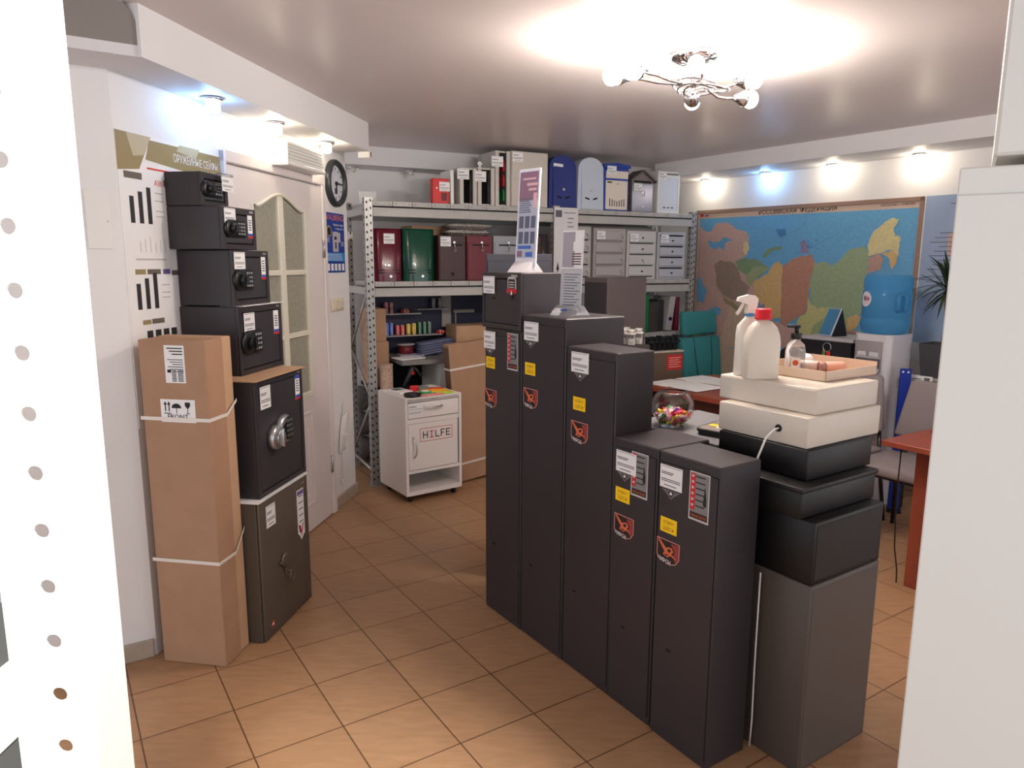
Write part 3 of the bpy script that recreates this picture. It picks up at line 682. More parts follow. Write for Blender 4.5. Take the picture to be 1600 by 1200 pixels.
b.m(5).box(-.045, .03, -.0062, -.004, .098, .112); b.m(2).box(-.05, -.02, -.006, -.004, .065, .09); b.m(5).box(0, .04, -.006, -.004, .065, .085); b.m(3).box(ww-.03, ww-.01, -.0062, -.004, .27, .33)
b.obj('poster_panel', [mat('white acrylic', (232, 230, 234), .25), mat('leaflet grey', (186, 190, 206), .5), mat('leaflet mauve', (150, 112, 134), .5), mat('leaflet pink', (232, 190, 196), .5), mat('leaflet slate', (96, 100, 122), .5), mat('leaflet blue', (70, 110, 190), .5)], t, rot=(radians(-4), 0, radians(12)))
t = thing('sign_stand', 'clear acrylic sign stand on the tallest safe of the row', 'sign', RF, .435, .135, 1.3885, 0)
b = B(); b.prism([(-.055, 0), (.055, 0), (.012, .04), (-.012, .04)], -.06, .06, 'x'); b.m(1).box(-.02, .01, -.032, -.028, .018, .026); b.obj('base', [CLEARP, BLUEI], t, rot=(0, 0, radians(14)))
b = B(); b.m(0).box(-.052, .052, -.002, .002, .02, .335)
b.m(1).box(-.05, .05, -.0032, -.002, .185, .333); b.m(2).box(-.048, .012, -.0036, -.003, .19, .328); b.m(1)
for k in range(5): b.m(3).box(.0, .045, -.004, -.003, .20+.01*k, .205+.01*k)
b.m(1).box(.005, .044, -.004, -.003, .255, .29)
b.m(4)
for k in range(12): b.box(-.035, .02+.012*(k % 3), -.0028, -.002, .04+.011*k, .043+.011*k)
b.obj('poster_panel', [mat('frosted acrylic', (222, 222, 226), .35, trans=.45, ior=1.2), PAPER, mat('leaflet dim', (166, 160, 170), .5), mat('leaflet plum', (104, 70, 76), .5), INK], t, rot=(radians(-3), 0, radians(14)))

# ------------------------------------------------------------------ candy bowl
t = thing('glass_bowl', 'round glass bowl half filled with colourful wrapped candies', 'bowl', RF, .772, .385, .9705)
R_ = .083
prof = [(0, .0), (.04, .0), (.055, .012)]
pr_o = [(.045, 0)]+[(R_*cos(a), .076+R_*.92*sin(a)) for a in [radians(x) for x in range(-62, 53, 6)]]
pr_i = [(max(r-.004, .001), zz+(.004 if k < 3 else 0)) for k, (r, zz) in enumerate(pr_o)]
B().lathe([(0, 0)]+pr_o+pr_i[::-1]+[(0, .006)], 40).obj('bowl', GLASS, t)
cols = [('pink', (226, 70, 120)), ('yellow', (246, 206, 60)), ('red', (206, 40, 62)), ('violet', (120, 60, 160)), ('green', (70, 170, 70)), ('orange', (242, 140, 50)), ('pale pink', (240, 176, 190)), ('white', (240, 232, 226))]
cm = {}
def candy_mesh(nm, rgb):
    b = B(); b.sph((0, 0, 0), .0085, 10, 6, sx=1.25)
    for s in (-1, 1): b.lathe([(.002, s*.009), (.0075, s*.017), (.0, s*.015)], 8, (0, 0, 0), 'x', smooth=False)
    m_ = mat(nm+' wrapper', rgb, .25, noise=(150, .25)); return b, m_
rr = random.Random(3); protos = {}; layers = []
for lz, n, rad in ((.017, 16, .044), (.031, 24, .058), (.044, 26, .064), (.057, 16, .052)):
    for i in range(n):
        r = rad*math.sqrt((i+.5)/n); a = i*2.39996+lz*60
        layers.append((r*cos(a), r*sin(a), lz+rr.uniform(-.002, .003)))
bx, by, bz = RF.p(.772, .385, .9705)
for i, (dx, dy, dz) in enumerate(layers):
    nm, rgb = cols[rr.choice([0, 0, 0, 1, 1, 1, 2, 2, 3, 4, 5, 6, 6, 7])]
    if nm not in protos:
        b, m_ = candy_mesh(nm, rgb); o = b.obj('candy', m_); protos[nm] = o
    else:
        o = protos[nm].copy(); COL.objects.link(o)
    o['label'] = nm+' wrapped candy lying in the glass bowl'; o['category'] = 'candy'; o['group'] = nm+' candies in the glass bowl'
    o.location = (bx+dx, by+dy, bz+dz); o.rotation_euler = (rr.uniform(-.6, .6), rr.uniform(-.6, .6), rr.uniform(0, 6.3))
# black tray beside
t = thing('coin_tray', 'black rounded tray with a yellow printed slip beside the candy bowl', 'tray', RF, .968, .472, .9705, 12)
def rrect(w, d, r, n=6):
    return [(sx*(w/2-r)+r*cos(a), sy*(d/2-r)+r*sin(a)) for sx, sy, a0 in ((1, 1, 0), (-1, 1, 90), (-1, -1, 180), (1, -1, 270)) for a in [radians(a0+90*i/n) for i in range(n+1)]]
b = B(); b.prism(rrect(.15, .2, .03), 0, .012, 'z').prism(rrect(.16, .21, .035), .012, .022, 'z'); b.obj('body', BLACKP, t)
b = B(); b.prism(rrect(.14, .19, .028), .022, .0232, 'z'); b.obj('pad', mat('tray pad', (132, 118, 108), .3), t)
b = B(); b.m(0).box(-.06, -.02, -.03, .0, .0232, .024); b.m(1).box(-.02, .02, -.05, -.02, .0232, .024); b.obj('slip', [YEL, PAPER], t)
CF = F(-.697, 4.571, 35.1)
# ------------------------------------------------------------------ shelving rack
t = thing('shelving_rack', 'grey two-bay steel shelving rack with perforated uprights', 'shelf', SR, 0, 0, 0)
PX = (-.006, 1.475, 2.845)
for px in PX:
    for yb in (0, .55):
        b = B(); b.m(0).box(px, px+.055, yb-.002, yb+.001, 0, 2.03).box(px, px+.003, yb, yb+.045, 0, 2.03).box(px+.052, px+.055, yb, yb+.02, 0, 2.03)
        b.m(1)
        for k in range(40):
            zz = .04+.05*k
            b.box(px+.009, px+.019, yb-.0028, yb-.0019, zz, zz+.016); b.box(px+.037, px+.046, yb-.0028, yb-.0019, zz+.012, zz+.028)
            if yb == 0: b.box(px-.0006, px+.0001, yb+.015, yb+.026, zz, zz+.016); 
        b.m(0).box(px-.02, px+.06, yb-.02, yb+.05, 0, .006)
        b.obj('upright', [GALV, DARK], t)
b = B()
for z0, z1, d in ((1.42, .95, 1), (.95, .62, 0), (.62, .15, 1)):
    ya, yb = (.03, .56) if d else (.56, .03)
    b.tube([(.015, ya, z0), (.015, yb, z1)], .009, 6)
b.tube([(.015, .02, .10), (.015, .56, .10)], .012, 6)
b.obj('brace', GALV, t)
def level(x0, x1, ztop, nb):
    b = B(); b.m(0).box(x0, x1, -.003, .02, ztop-.105, ztop-.045, .003, 1).box(x0, x1, .56, .58, ztop-.105, ztop-.045).box(x0-.05, x0-.02, .05, .55, ztop-.09, ztop-.04)
    b.box(x0, x1, -.008, -.002, ztop-.052, ztop-.045)
    b.m(1).box(x0, x1, .0, .02, ztop-.05, ztop-.034)
    b.obj('beam', [RACK, DARK], t)
    b = B(); w = (x1-x0)/nb
    for k in range(nb):
        b.m(0).box(x0+k*w+.0015, x0+(k+1)*w-.0015, -.004, .59, ztop-.034, ztop, .002, 1)
        b.m(1).box(x0+k*w+.02, x0+k*w+.026, -.0046, -.003, ztop-.02, ztop-.015).box(x0+(k+1)*w-.026, x0+(k+1)*w-.02, -.0046, -.003, ztop-.02, ztop-.015)
    b.obj('shelf_board', [RACK, DARK], t)
for x0, x1, nb in ((.05, 1.475, 10), (1.53, 2.845, 10)):
    for zz in ((2.01, 1.462) if x0 < 1 else (2.01, 1.462, 1.01)): level(x0, x1, zz, nb)
ZT, ZM, ZL = 2.0105, 1.4625, 1.0105

def sthing(name, label, cat, x, y, z, rot=0, group=None): return thing(name, label, cat, SF, x, y, z, rot, group)
# --- top shelf
GREYC = mat('light grey enamel', (196, 190, 183), .4, noise=(30, .02))
t = sthing('key_box', 'small red emergency key box on the top shelf', 'key cabinet', .475, .03, ZT)
B().box(0, .115, 0, .06, 0, .172, .004, 1).obj('body', mat('signal red', (206, 36, 36), .4), t)
B().box(.06, .10, -.001, .001, .02, .075).obj('window', mat('dark red window', (110, 30, 30), .2), t)
B().cyl((.025, 0, .105), .006, .008, 'y', 12).obj('lock', LOCKM, t)
price_tag(t, .045, .15, .075, .065, y=-.004)
KEYD = mat('cabinet interior', (92, 88, 86), .6)
def open_cab(x, w, h, keys, label, doorx):
    t = sthing('key_cabinet', label, 'key cabinet', x, .02, ZT, 0, 'key cabinets standing ajar on the top shelf')
    b = B(); b.m(0).box(w-.028, w, 0, .30, 0, h, .003, 1).box(.0, w, .26, .30, 0, h).box(.03, w, .02, .3, 0, .012).box(.03, w, .02, .3, h-.012, h); b.m(1).box(.03, w-.028, .25, .262, .01, h-.01).box(w-.032, w-.027, .004, .25, .012, h-.012)
    b.obj('body', [GREYC, KEYD], t)
    d = B().box(.0, .028, 0, .018, 0, h, .003, 1).box(.0, .006, .018, .28, 0, h).obj('door', GREYC, t)
    b = B(); b.m(0)
    for k, c in enumerate(keys):
        zz = h*(.82-.27*k)
        b.m(c)
        for j in range(3): b.box(w-.044, w-.034, .02+.075*j, .06+.075*j, zz-.07, zz, .003, 1).cyl((w-.034, .04+.075*j, zz+.008), .006, -.01, 'x', 10)
    b.obj('key_tags', [mat('black tag', (40, 36, 38), .4), mat('red tag', (200, 40, 54), .4), mat('green tag', (30, 140, 70), .4)], t)
    return t
t = open_cab(.668, .125, .255, (0, 0, 0), 'narrow grey key cabinet next to the red key box, door ajar', 0); price_tag(t, -.02, .245, .085, .072, y=-.004)
t = open_cab(.80, .125, .262, (0, 0, 0), 'second narrow grey key cabinet on the top shelf, between two open ones', 0); price_tag(t, -.025, .235, .083, .072, y=-.004); B().cyl((.014, .004, .285), .016, .003, 'y', 16).box(.008, .02, .001, .004, .25, .285).obj('hanger', WHITE, t)
t = open_cab(.93, .112, .385, (1, 1, 2), 'tall grey key cabinet on the top shelf showing red and green key tags', 0); price_tag(t, -.03, .345, .085, .072, y=-.004)
solo('metal_bracket', B().box(0, .024, 0, .2, 0, .235, .002, 1), WHITE, 'thin pale metal panel standing beside the red key box', 'panel', SF, .605, .04, ZT)
t = sthing('key_cabinet', 'large closed grey key cabinet on the top shelf next to the blue arched mailbox', 'key cabinet', 1.05, .02, ZT)
B().box(0, .285, .01, .3, 0, .392, .003, 1).obj('body', GREYC, t); B().box(.004, .281, 0, .0105, .004, .388, .003, 1).obj('door', mat('warm light grey', (200, 192, 182), .42), t)
B().cyl((.03, 0, .2), .008, .006, 'y', 14).obj('lock', LOCKM, t); price_tag(t, .008, .385, .078, .068, y=-.001)
# arched mailboxes
def arch_box(x, w, h, m, label, tag):
    t = sthing('mailbox', label, 'mailbox', x, .03, ZT, 0, 'arched mailboxes on the top shelf')
    r = .11
    poly = [(0, 0), (w, 0), (w-.006, h-.085)]+[(w/2+(w/2-.006)*cos(a), h-.085+.085*sin(a)) for a in [pi*k/16 for k in range(1, 16)]]+[(.006, h-.085)]
    B().prism(poly, 0, .14).obj('body', m, t)
    b = B(); b.prism([(.03, .006), (w-.02, .006), (w-.02, .19), (.03, .19)], -.012, .0); b.prism([(.03, .19), (w-.02, .19), (w-.02, .30), (.03, .30)], -.006, .0)
    f = b.obj('front_panel', m, t)
    b = B()
    for s in (-1, 1): b.add([(w/2+s*.014, -.0125, .083), (w/2+s*.05, -.0125, .095), (w/2+s*.05, -.0125, .082), (w/2+s*.014, -.0125, .071)], [(0, 1, 2, 3)])
    b.obj('slots', DARK, f); B().cyl((w/2, -.01, .14), .009, .008, 'y', 14).obj('lock', LOCKM, f)
    if tag: price_tag(t, .035, h-.06, .075, .06, y=-.002, sl=.06)
arch_box(1.343, .222, .385, mat('navy enamel', (36, 50, 120), .4), 'dark blue arched mailbox on the top shelf with a price tag', True)
arch_box(1.572, .215, .382, mat('pale grey enamel', (196, 204, 218), .4), 'pale grey arched mailbox on the top shelf, two angled slots below its lock', False)
# blue cream mailbox
BLU = mat('royal blue enamel', (36, 66, 156), .4)
t = sthing('mailbox', 'blue mailbox with cream door and vertical slots on the top shelf', 'mailbox', 1.787, .03, ZT, 0)
w, h = .215, .342
b = B(); b.box(0, w, .01, .12, 0, h-.012, .004, 1); b.prism([(-.006, h-.02), (w+.006, h-.02), (w, h+.0), (w*.5, h+.012), (0, h+.0)], -.01, .13); b.obj('body', BLU, t)
cr = mat('cream front', (226, 214, 200), .45)
B().box(.022, w-.01, .004, .011, h-.10, h-.045).obj('flap', cr, t)
d = B().box(.02, w-.012, .002, .011, .012, h-.115, .003, 1).obj('door', cr, t)
b = B()
for k in range(7): b.box(.05+.02*k, .056+.02*k, .001, .004, .035, .075+.006*abs(k-3)); 
b.box(.03, .07, .001, .003, h-.135, h-.125); b.obj('slots', DARK, d)
B().cyl((.115, .002, h-.14), .006, .006, 'y', 12).obj('lock', LOCKM, d)
price_tag(t, .02, h-.012, .075, .06, y=-.011)
# house shaped
t = sthing('mailbox', 'house shaped mailbox with taupe pitched roof and grey front on the top shelf', 'mailbox', 2.02, .03, ZT, 0)
w = .2; TA = mat('taupe enamel', (120, 108, 106), .4)
B().prism([(.01, 0), (w-.01, 0), (w-.01, .25), (w/2, .305), (.01, .25)], .012, .14).obj('body', TA, t)
b = B(); b.prism([(-.008, .238), (w/2, .318), (w+.012, .238), (w+.012, .226), (w/2, .304), (-.008, .226)], -.012, .15); b.obj('roof', mat('dark taupe enamel', (92, 82, 82), .4), t)
d = B().box(.012, w-.012, .004, .0125, .004, .215, .002, 1).obj('door', mat('satin grey blue', (128, 130, 150), .22, metal=.4), t)
B().box(.03, w-.03, .0, .0125, .222, .236).obj('slot', DARK, t)
b = B(); b.cyl((.095, .004, .15), .008, .006, 'y', 12); b.tube([(.105+.012*cos(a*pi/6), -.002, .14+.02*sin(a*pi/6)) for a in range(12)], .0025, 5, True); b.cyl((.1, .004, .045), .005, .004, 'y', 10); b.obj('lock', LOCKM, d)
price_tag(t, .02, .215, .07, .055, y=-.001)
t = sthing('mailbox', 'white framed metal box with three small vents at the right end of the top shelf', 'mailbox', 2.25, .03, ZT, 0)
w, h = .19, .318; WB = mat('bluish white enamel', (214, 218, 222), .35)
b = B(); b.box(0, w, .008, .12, 0, h, .003, 1)
for a in ((0, .016, 0, h), (w-.016, w, 0, h), (.016, w-.016, 0, .018), (.016, w-.016, h-.045, h)): b.box(a[0], a[1], 0, .009, a[2], a[3], .002, 1)
b.obj('body', WHITE, t); d = B().box(.019, w-.019, .003, .0085, .021, h-.048).obj('door', WB, t)
b = B()
for x in (.05, .085, .12): b.box(x, x+.02, .002, .004, .04, .048)
b.obj('vents', INKD, d); B().box(.07, .175, -.001, .001, h-.028, h-.016).obj('slot', mat('slot grey', (110, 108, 108), .5), t)
price_tag(t, .004, h-.005, .065, .058, y=-.002)
t = solo('paper_card', B().box(0, .12, 0, .004, 0, .085), PAPER, 'blank white card standing on the empty left end of the top shelf', 'card', SF, .0, .3, ZT)

# --- middle shelf, left bay
BURG = mat('burgundy enamel', (96, 22, 40), .25, coat=.3); GRN = mat('bottle green enamel', (14, 70, 54), .25, coat=.3); BRN = mat('chocolate enamel', (62, 36, 34), .4); GRYM = mat('mid grey enamel', (150, 152, 160), .4); BURG2 = mat('dark red enamel', (104, 30, 42), .4)
def round_box(x, w, m, label, tag):
    t = sthing('mailbox', label, 'mailbox', x, .04, ZM, 0, 'rounded mailboxes on the middle shelf')
    h = .365
    pr = []
    n = 20
    for k in range(n+1):
        u = k/n; pr.append((w*u, -.045*(1-abs(2*u-1)**4)))
    b = B(); vs = [(x_, y_+.045, zz) for zz in (0.0, h-.02) for x_, y_ in pr]+[(x_, y_*.6+.05, h) for x_, y_ in pr]
    k = n+1
    fs = [(r*k+i, r*k+i+1, (r+1)*k+i+1, (r+1)*k+i) for r in range(2) for i in range(n)]
    b.add(vs, fs, True)
    b.box(0, w, .045, .16, 0, h, .004, 1); b.add([(x_, y_*.6+.05, h) for x_, y_ in pr]+[(w, .15, h), (0, .15, h)], [tuple(range(n+3))])
    b.obj('body', m, t)
    b = B()
    for s in (.03, w-.07):
        for zz in (.075, .055): b.box(s, s+.045, .0, .02, zz, zz+.006)
    b.obj('grooves', DARK, t)
    B().cyl((w/2+.01, 0, .035), .01, .008, 'y', 14).obj('lock', LOCKM, t)
    b = B(); b.sph((w*.3, .03, h-.02), .006); b.sph((w*.75, .03, h-.02), .006); b.obj('rivets', LOCKM, t)
    if tag: price_tag(t, .07, h-.035, .075, .07, y=.0)
round_box(.055, .205, BURG, 'burgundy rounded mailbox on the middle shelf with a price tag', True)
round_box(.272, .222, GRN, 'bottle green rounded mailbox on the middle shelf', False)
def flat_box(x, w, h, m, label, tag=False, key=True, star=False):
    t = sthing('mailbox', label, 'mailbox', x, .035, ZM, 0, 'small flat mailboxes on the middle shelf')
    B().box(0, w, .006, .13, 0, h, .003, 1).obj('body', m, t)
    d = B().box(.006, w-.006, 0, .0065, .006, h-.05, .002, 1).obj('door', m, t)
    B().box(w*.2, w*.86, -.001, .0065, h-.072, h-.062).obj('slot', DARK, t)
    b = B(); b.cyl((w*.55, 0, h-.05), .009, .01, 'y', 14)
    if key: b.tube([(w*.55, -.012, h-.055), (w*.56, -.014, h-.075), (w*.57, -.012, h-.1)], .0035, 6); b.tube([(w*.57+.007*cos(a*pi/5), -.014, h-.105+.009*sin(a*pi/5)) for a in range(10)], .002, 5, True)
    b.obj('lock', LOCKM, t)
    if star:
        b = B(); b.add([(w*.5+(.02 if k % 2 == 0 else .008)*cos(k*pi/5+.3), -.0006, .05+(.02 if k % 2 == 0 else .008)*sin(k*pi/5+.3)) for k in range(10)], [tuple(range(10))]); b.obj('cutout', DARK, d)
    if tag: price_tag(t, .012, h-.01, .075, .068, y=-.002)
flat_box(.513, .2, .322, BRN, 'chocolate brown flat mailbox on the middle shelf with a price tag', True, True, True)
flat_box(.722, .192, .322, BURG2, 'dark red flat mailbox on the middle shelf with keys in its lock', False, True)
flat_box(.922, .2, .322, GRYM, 'grey flat mailbox on the middle shelf behind the white sign stand')
flat_box(1.135, .16, .322, BRN, 'chocolate brown flat mailbox on the middle shelf at the centre upright', key=False)
BUB = mat('bubble wrap', (150, 142, 138), .25, noise=(60, .35), bump=(140, 1.0), spec=.8)
def pack(x, w, z, h, label):
    b = B(); n, mm = 14, 6
    vs = []; fs = []
    for j in range(mm+1):
        for i in range(n+1):
            u, v = i/n, j/mm
            e = (1-abs(2*u-1)**6)*(1-abs(2*v-1)**6); q = random.uniform(-.004, .004)
            vs.append((w*u, .12*v, h*(.5+.5*e)+q*e)); 
    for j in range(mm):
        for i in range(n): fs.append((j*(n+1)+i, j*(n+1)+i+1, (j+1)*(n+1)+i+1, (j+1)*(n+1)+i))
    o = len(vs); vs += [(v[0], v[1], max(0, h-v[2])) for v in vs[:o]]; fs += [tuple(i+o for i in f[::-1]) for f in fs]
    k = n+1
    for i in range(n): fs.append((i, i+o, i+1+o, i+1)); a = mm*k+i; fs.append((a, a+1, a+1+o, a+o))
    for j in range(mm): fs.append((j*k, (j+1)*k, (j+1)*k+o, j*k+o)); a = j*k+n; fs.append((a, a+o, a+k+o, a+k))
    b.add(vs, fs, True)
    solo('wrapped_package', b, BUB, label, 'package', SF, x, .04, z, 0, 'bubble wrapped packages on the flat mailboxes')
pack(.56, .36, ZM+.324, .048, 'lower bubble wrapped package lying on the brown and red flat mailboxes'); pack(.57, .37, ZM+.373, .046, 'upper bubble wrapped package right under the top shelf beam')
def carton(x, y, z, w, d, h, label, rot=0, m=CARD, tape=False, grp='cartons stored in the shelving', fr=SF):
    t = thing('carton', label, 'box', fr, x, y, z, rot, grp)
    B().box(0, w, 0, d, 0, h, .004, 1).obj('body', m, t)
    b = B(); b.box(w*.02, w*.98, d*.5-.001, d*.5+.001, h, h+.0006); 
    b.obj('flap_seam', DARK, t)
    if tape: B().box(-.0006, w+.0006, d*.44, d*.56, h-.06, h+.0008).box(w*.44, w*.56, -.0008, 0, h*.55, h).obj('tape', mat('brown tape', (176, 140, 104), .3), t)
    return t
carton(.085, .24, ZM, .265, .25, .36, 'brown carton behind the burgundy mailbox on the middle shelf')
carton(.36, .23, ZM, .30, .25, .395, 'brown carton behind the green mailbox on the middle shelf')
carton(.68, .23, ZM, .3, .25, .30, 'brown carton behind the red mailbox on the middle shelf', m=mat('dark kraft cardboard', (110, 84, 68), .8))
carton(-.16, .05, ZM+.0, .15, .38, .195, 'lower of two taped cartons at the left end of the middle shelf', tape=True) if 0 else None
b = B(); b.cyl((0, 0, 0), .035, .34, seg=18); solo('dark_tube', b, mat('dark wrap', (70, 62, 66), .3), 'dark wrapped tube standing beside the centre upright on the middle shelf', 'tube', SF, 1.335, .12, ZM)

# --- middle shelf, right bay: block mailboxes
def block(x, w, h, n, kind, label, tag=True):
    m = mat('block grey %d' % kind, [(176, 170, 168), (170, 162, 160), (196, 193, 191), (182, 183, 190)][kind], .42, noise=(20, .02))
    t = sthing('mailbox_block', label, 'mailbox', x, .03, ZM, 0, 'multi-compartment mailboxes on the middle shelf')
    b = B(); b.box(0, w, .012, .25, 0, h, .003, 1)
    if kind in (0, 1, 2): b.prism([(.012, h), (.25, h), (.25, h+.085)], 0, w, 'x')
    b.obj('body', m, t)
    ch = (h-.03)/n
    for k in range(n):
        z1 = h-.018-ch*k; z0 = z1-ch
        sl = ch*.22
        if kind == 3: dz0, dz1, s0, s1 = z0+.006, z1-sl, z1-sl+.004, z1-.004
        else: dz0, dz1, s0, s1 = z0+sl, z1-.004, z0+.006, z0+sl-.006
        d = B().box(.014, w-.03 if kind == 1 else w-.014, 0, .0125, dz0, dz1, .002, 1).obj('compartment_door', m, t)
        b = B(); b.box(.02, w-.03, .004, .0128, s0, s1); b.obj('slot', DARK, t)
        if kind == 1: B().box(.02, w-.03, .0, .0128, (s0+s1)/2-.002, (s0+s1)/2+.002).obj('slot_bar', m, t)
        lx = w-.045 if kind in (0, 1) else w*.5
        l = B(); l.cyl((lx, 0, (dz0+dz1)/2), .0065, .006, 'y', 12)
        if kind in (0, 1) or (kind == 2 and k == 2): l.tube([(lx+.003, -.006, (dz0+dz1)/2), (lx+.01, -.008, (dz0+dz1)/2-.02)], .0035, 6)
        l.obj('lock', LOCKM if kind in (0, 1) or (kind == 2 and k == 2) else DARK, d)
    if tag: price_tag(t, .018, h-.02, .068, .062, y=-.004)
block(1.50, .20, .40, 4, 0, 'grey mailbox block half hidden behind the hanging leaflet', False)
block(1.722, .272, .388, 4, 1, 'grey four door mailbox block with keys, second from the centre upright')
block(2.006, .252, .372, 4, 2, 'pale grey four door mailbox block with sloping roof, third along the shelf')
block(2.272, .25, .366, 4, 3, 'bluish grey flat topped mailbox block with wide slots at the right end')
t = sthing('leaflet_pocket', 'white perspex leaflet pocket hung on the centre upright of the shelving', 'leaflet holder', 1.37, -.022, 1.42)
b = B(); b.m(0).box(0, .19, .0, .006, 0, .57); b.m(1).box(.01, .06, -.001, 0, .50, .55).box(.075, .17, -.001, 0, .53, .535)
for k in range(8): b.box(.105, .145+.01*(k % 2), -.001, 0, .28+.03*k, .286+.03*k)
b.m(2)
for x, hh in ((.03, .075), (.07, .06), (.15, .11)): b.add([(x, -.001, .10), (x-.01, -.001, .10+hh*.35), (x+.003, -.001, .10+hh), (x+.012, -.001, .10+hh*.3)], [(0, 1, 2, 3)])
b.m(1).box(.09, .12, -.001, 0, .13, .134).box(.09, .12, -.001, 0, .15, .154)
b.obj('sheet', [mat('leaflet white', (216, 212, 214), .4), INK, INKD], t)
# --- lower shelf right bay
def slab(name, x, y, z, w, d, h, m, label, cat, tilt=0, grp=None, extra=None):
    o = solo(name, B().box(0, w, 0, d, 0, h, .003, 1), m, label, cat, SF, x, y, z, 0, grp)
    if tilt: o.rotation_euler = (0, radians(tilt), SF.a)
    return o
slab('binder', 2.175, .06, ZL, .05, .25, .31, mat('binder green', (20, 110, 64), .5), 'green binder standing on the lower right shelf', 'binder')
slab('display_box', 2.235, .07, ZL, .085, .25, .24, mat('olive black', (60, 54, 50), .5), 'olive black box beside the green binder on the lower right shelf', 'box')
slab('display_box', 2.32, .10, ZL, .06, .22, .25, mat('slate black', (44, 46, 54), .5), 'slate black box in the middle of the lower right shelf', 'box')
t = thing('binder', 'grey binder with a blue finger ring leaning on the lower right shelf', 'binder', SF, 2.385, .06, ZL+.009)
t.rotation_euler = (0, radians(7), SF.a)
B().box(0, .05, 0, .24, 0, .275, .003, 1).obj('cover', mat('binder grey', (176, 172, 174), .5), t); b = B(); b.m(0).cyl((.025, 0, .095), .016, .002, 'y', 18); b.m(1).cyl((.025, -.002, .095), .009, .001, 'y', 14); b.obj('finger_ring', [mat('ring blue', (30, 40, 110), .4), DARK], t)
slab('binder', 2.478, .08, ZL, .035, .24, .27, mat('binder wine', (104, 24, 52), .35), 'wine red binder at the right end of the lower shelf', 'binder')

# --- workshop bench in the left bay
t = sthing('workbench', 'grey workbench with a navy back panel under the middle shelf', 'workbench', .2, .0, 0)
B().box(.02, .40, -.03, .44, .865, .90, .003, 1).obj('top', mat('bench top', (124, 120, 118), .4), t)
for x in (.32,): B().box(x, x+.06, .0, .4, 0, .865).obj('leg', WHITE if x < .5 else RACK, t)
B().box(.0, .50, .445, .455, .02, .86).obj('underbench_shade', DARK, t)  # dark sheet added for the shade under the bench
B().box(-.04, 1.14, .445, .46, .90, 1.40).obj('back_panel', mat('navy panel', (26, 28, 56), .5, noise=(30, .1)), t)
B().box(.03, .04, .41, .44, 0, .865).box(.36, .37, .42, .44, 0, .865).obj('back_leg', DARK, t)
def mini(x0, x1, z, nm='tool_shelf'): return B().box(x0, x1, .33, .444, z-.007, z, .001, 1).obj(nm, mat('pale shelf', (170, 164, 166), .5), t)
mini(-.035, .47, 1.045); mini(-.035, .22, 1.212); mini(.27, .52, 1.243)
B().box(.505, .585, .425, .444, 1.09, 1.36, .003, 1).obj('mounting_plate', mat('pale plate', (150, 146, 142), .5), t)
B().box(.6, .78, .41, .444, 1.20, 1.225).box(.62, .63, .43, .444, 1.1, 1.2).obj('bracket', mat('pale plate', (150, 146, 142), .5), t)
def rolls(x, y, z, r, h, m, label, grp):
    t = sthing('tape_roll', label, 'tape', x, y, z, 0, grp)
    b = B(); b.lathe([(r*.45, 0), (r, 0), (r, h), (r*.45, h), (r*.45, 0)], 20); b.obj('tape', m, t)
    b = B(); b.lathe([(r*.35, -.001), (r*.45, -.001), (r*.45, h+.002), (r*.35, h+.002), (r*.35, -.001)], 16)
    for a in (-110, -75): b.box(r*1.0*cos(radians(a))-.0015, r*cos(radians(a))+.0015, r*sin(radians(a))-.002, r*sin(radians(a))+.002, 0, h)
    b.obj('core', PAPER, t)
TB, TR, TY, TG = mat('tape blue', (40, 90, 190), .4), mat('tape red', (210, 50, 50), .4), mat('tape yellow', (240, 200, 40), .4), mat('tape green', (20, 96, 60), .4)
zs = 1.0455
for k, (x, m_, h_, l) in enumerate(((.185, TB, .092, 'blue'), (.219, TB, .092, 'blue'), (.266, TR, .072, 'red'), (.304, TR, .072, 'red'), (.35, TY, .08, 'yellow'), (.392, TY, .084, 'yellow'), (.435, TG, .088, 'green'), (.472, TG, .09, 'green'), (.509, TG, .09, 'green'))):
    rolls(x, .385, zs, .017 if x < .5 else .017, h_, m_, l+' tape roll standing on the small shelf of the workbench panel', l+' tape rolls on the workbench shelf')
rolls(.60, .39, zs, .034, .022, TR, 'flat red tape roll at the right end of the tape shelf', None)
for k, (x, zz) in enumerate(((.186, 1.2125), (.222, 1.2125), (.186, 1.254), (.222, 1.254))):
    rolls(x, .385, zz, .017, .04, mat('red mesh', (150, 60, 58), .6), 'red mesh roll stacked on the upper small shelf of the workbench panel', 'red mesh rolls on the upper workbench shelf')
rolls(.33, .39, 1.2125, .035, .03, mat('red mesh', (150, 60, 58), .6), 'flat pinkish tape roll on the upper small shelf', None)
mini(.22, .30, 1.212)
for x in (.55, .60): solo('roll', B().cyl((0, 0, 0), .014, .075), mat('pale plate', (150, 146, 142), .5), 'pale grey roll on the right small shelf of the workbench panel', 'roll', SF, x-.0, .39, 1.2435, 0, 'pale rolls on the workbench shelf')
t = sthing('wire_spool', 'dark red round spool with a white rim on the workbench', 'spool', .312, .30, .901)
B().cyl((0, 0, 0), .055, .075, seg=28).obj('drum', mat('spool red', (110, 30, 34), .5), t); B().lathe([(0, .075), (.066, .075), (.066, .085), (0, .085)], 28).obj('rim', mat('pale rim', (170, 164, 170), .4), t)
FOLD = mat('slate blue plastic', (92, 98, 128), .5, noise=(30, .15))
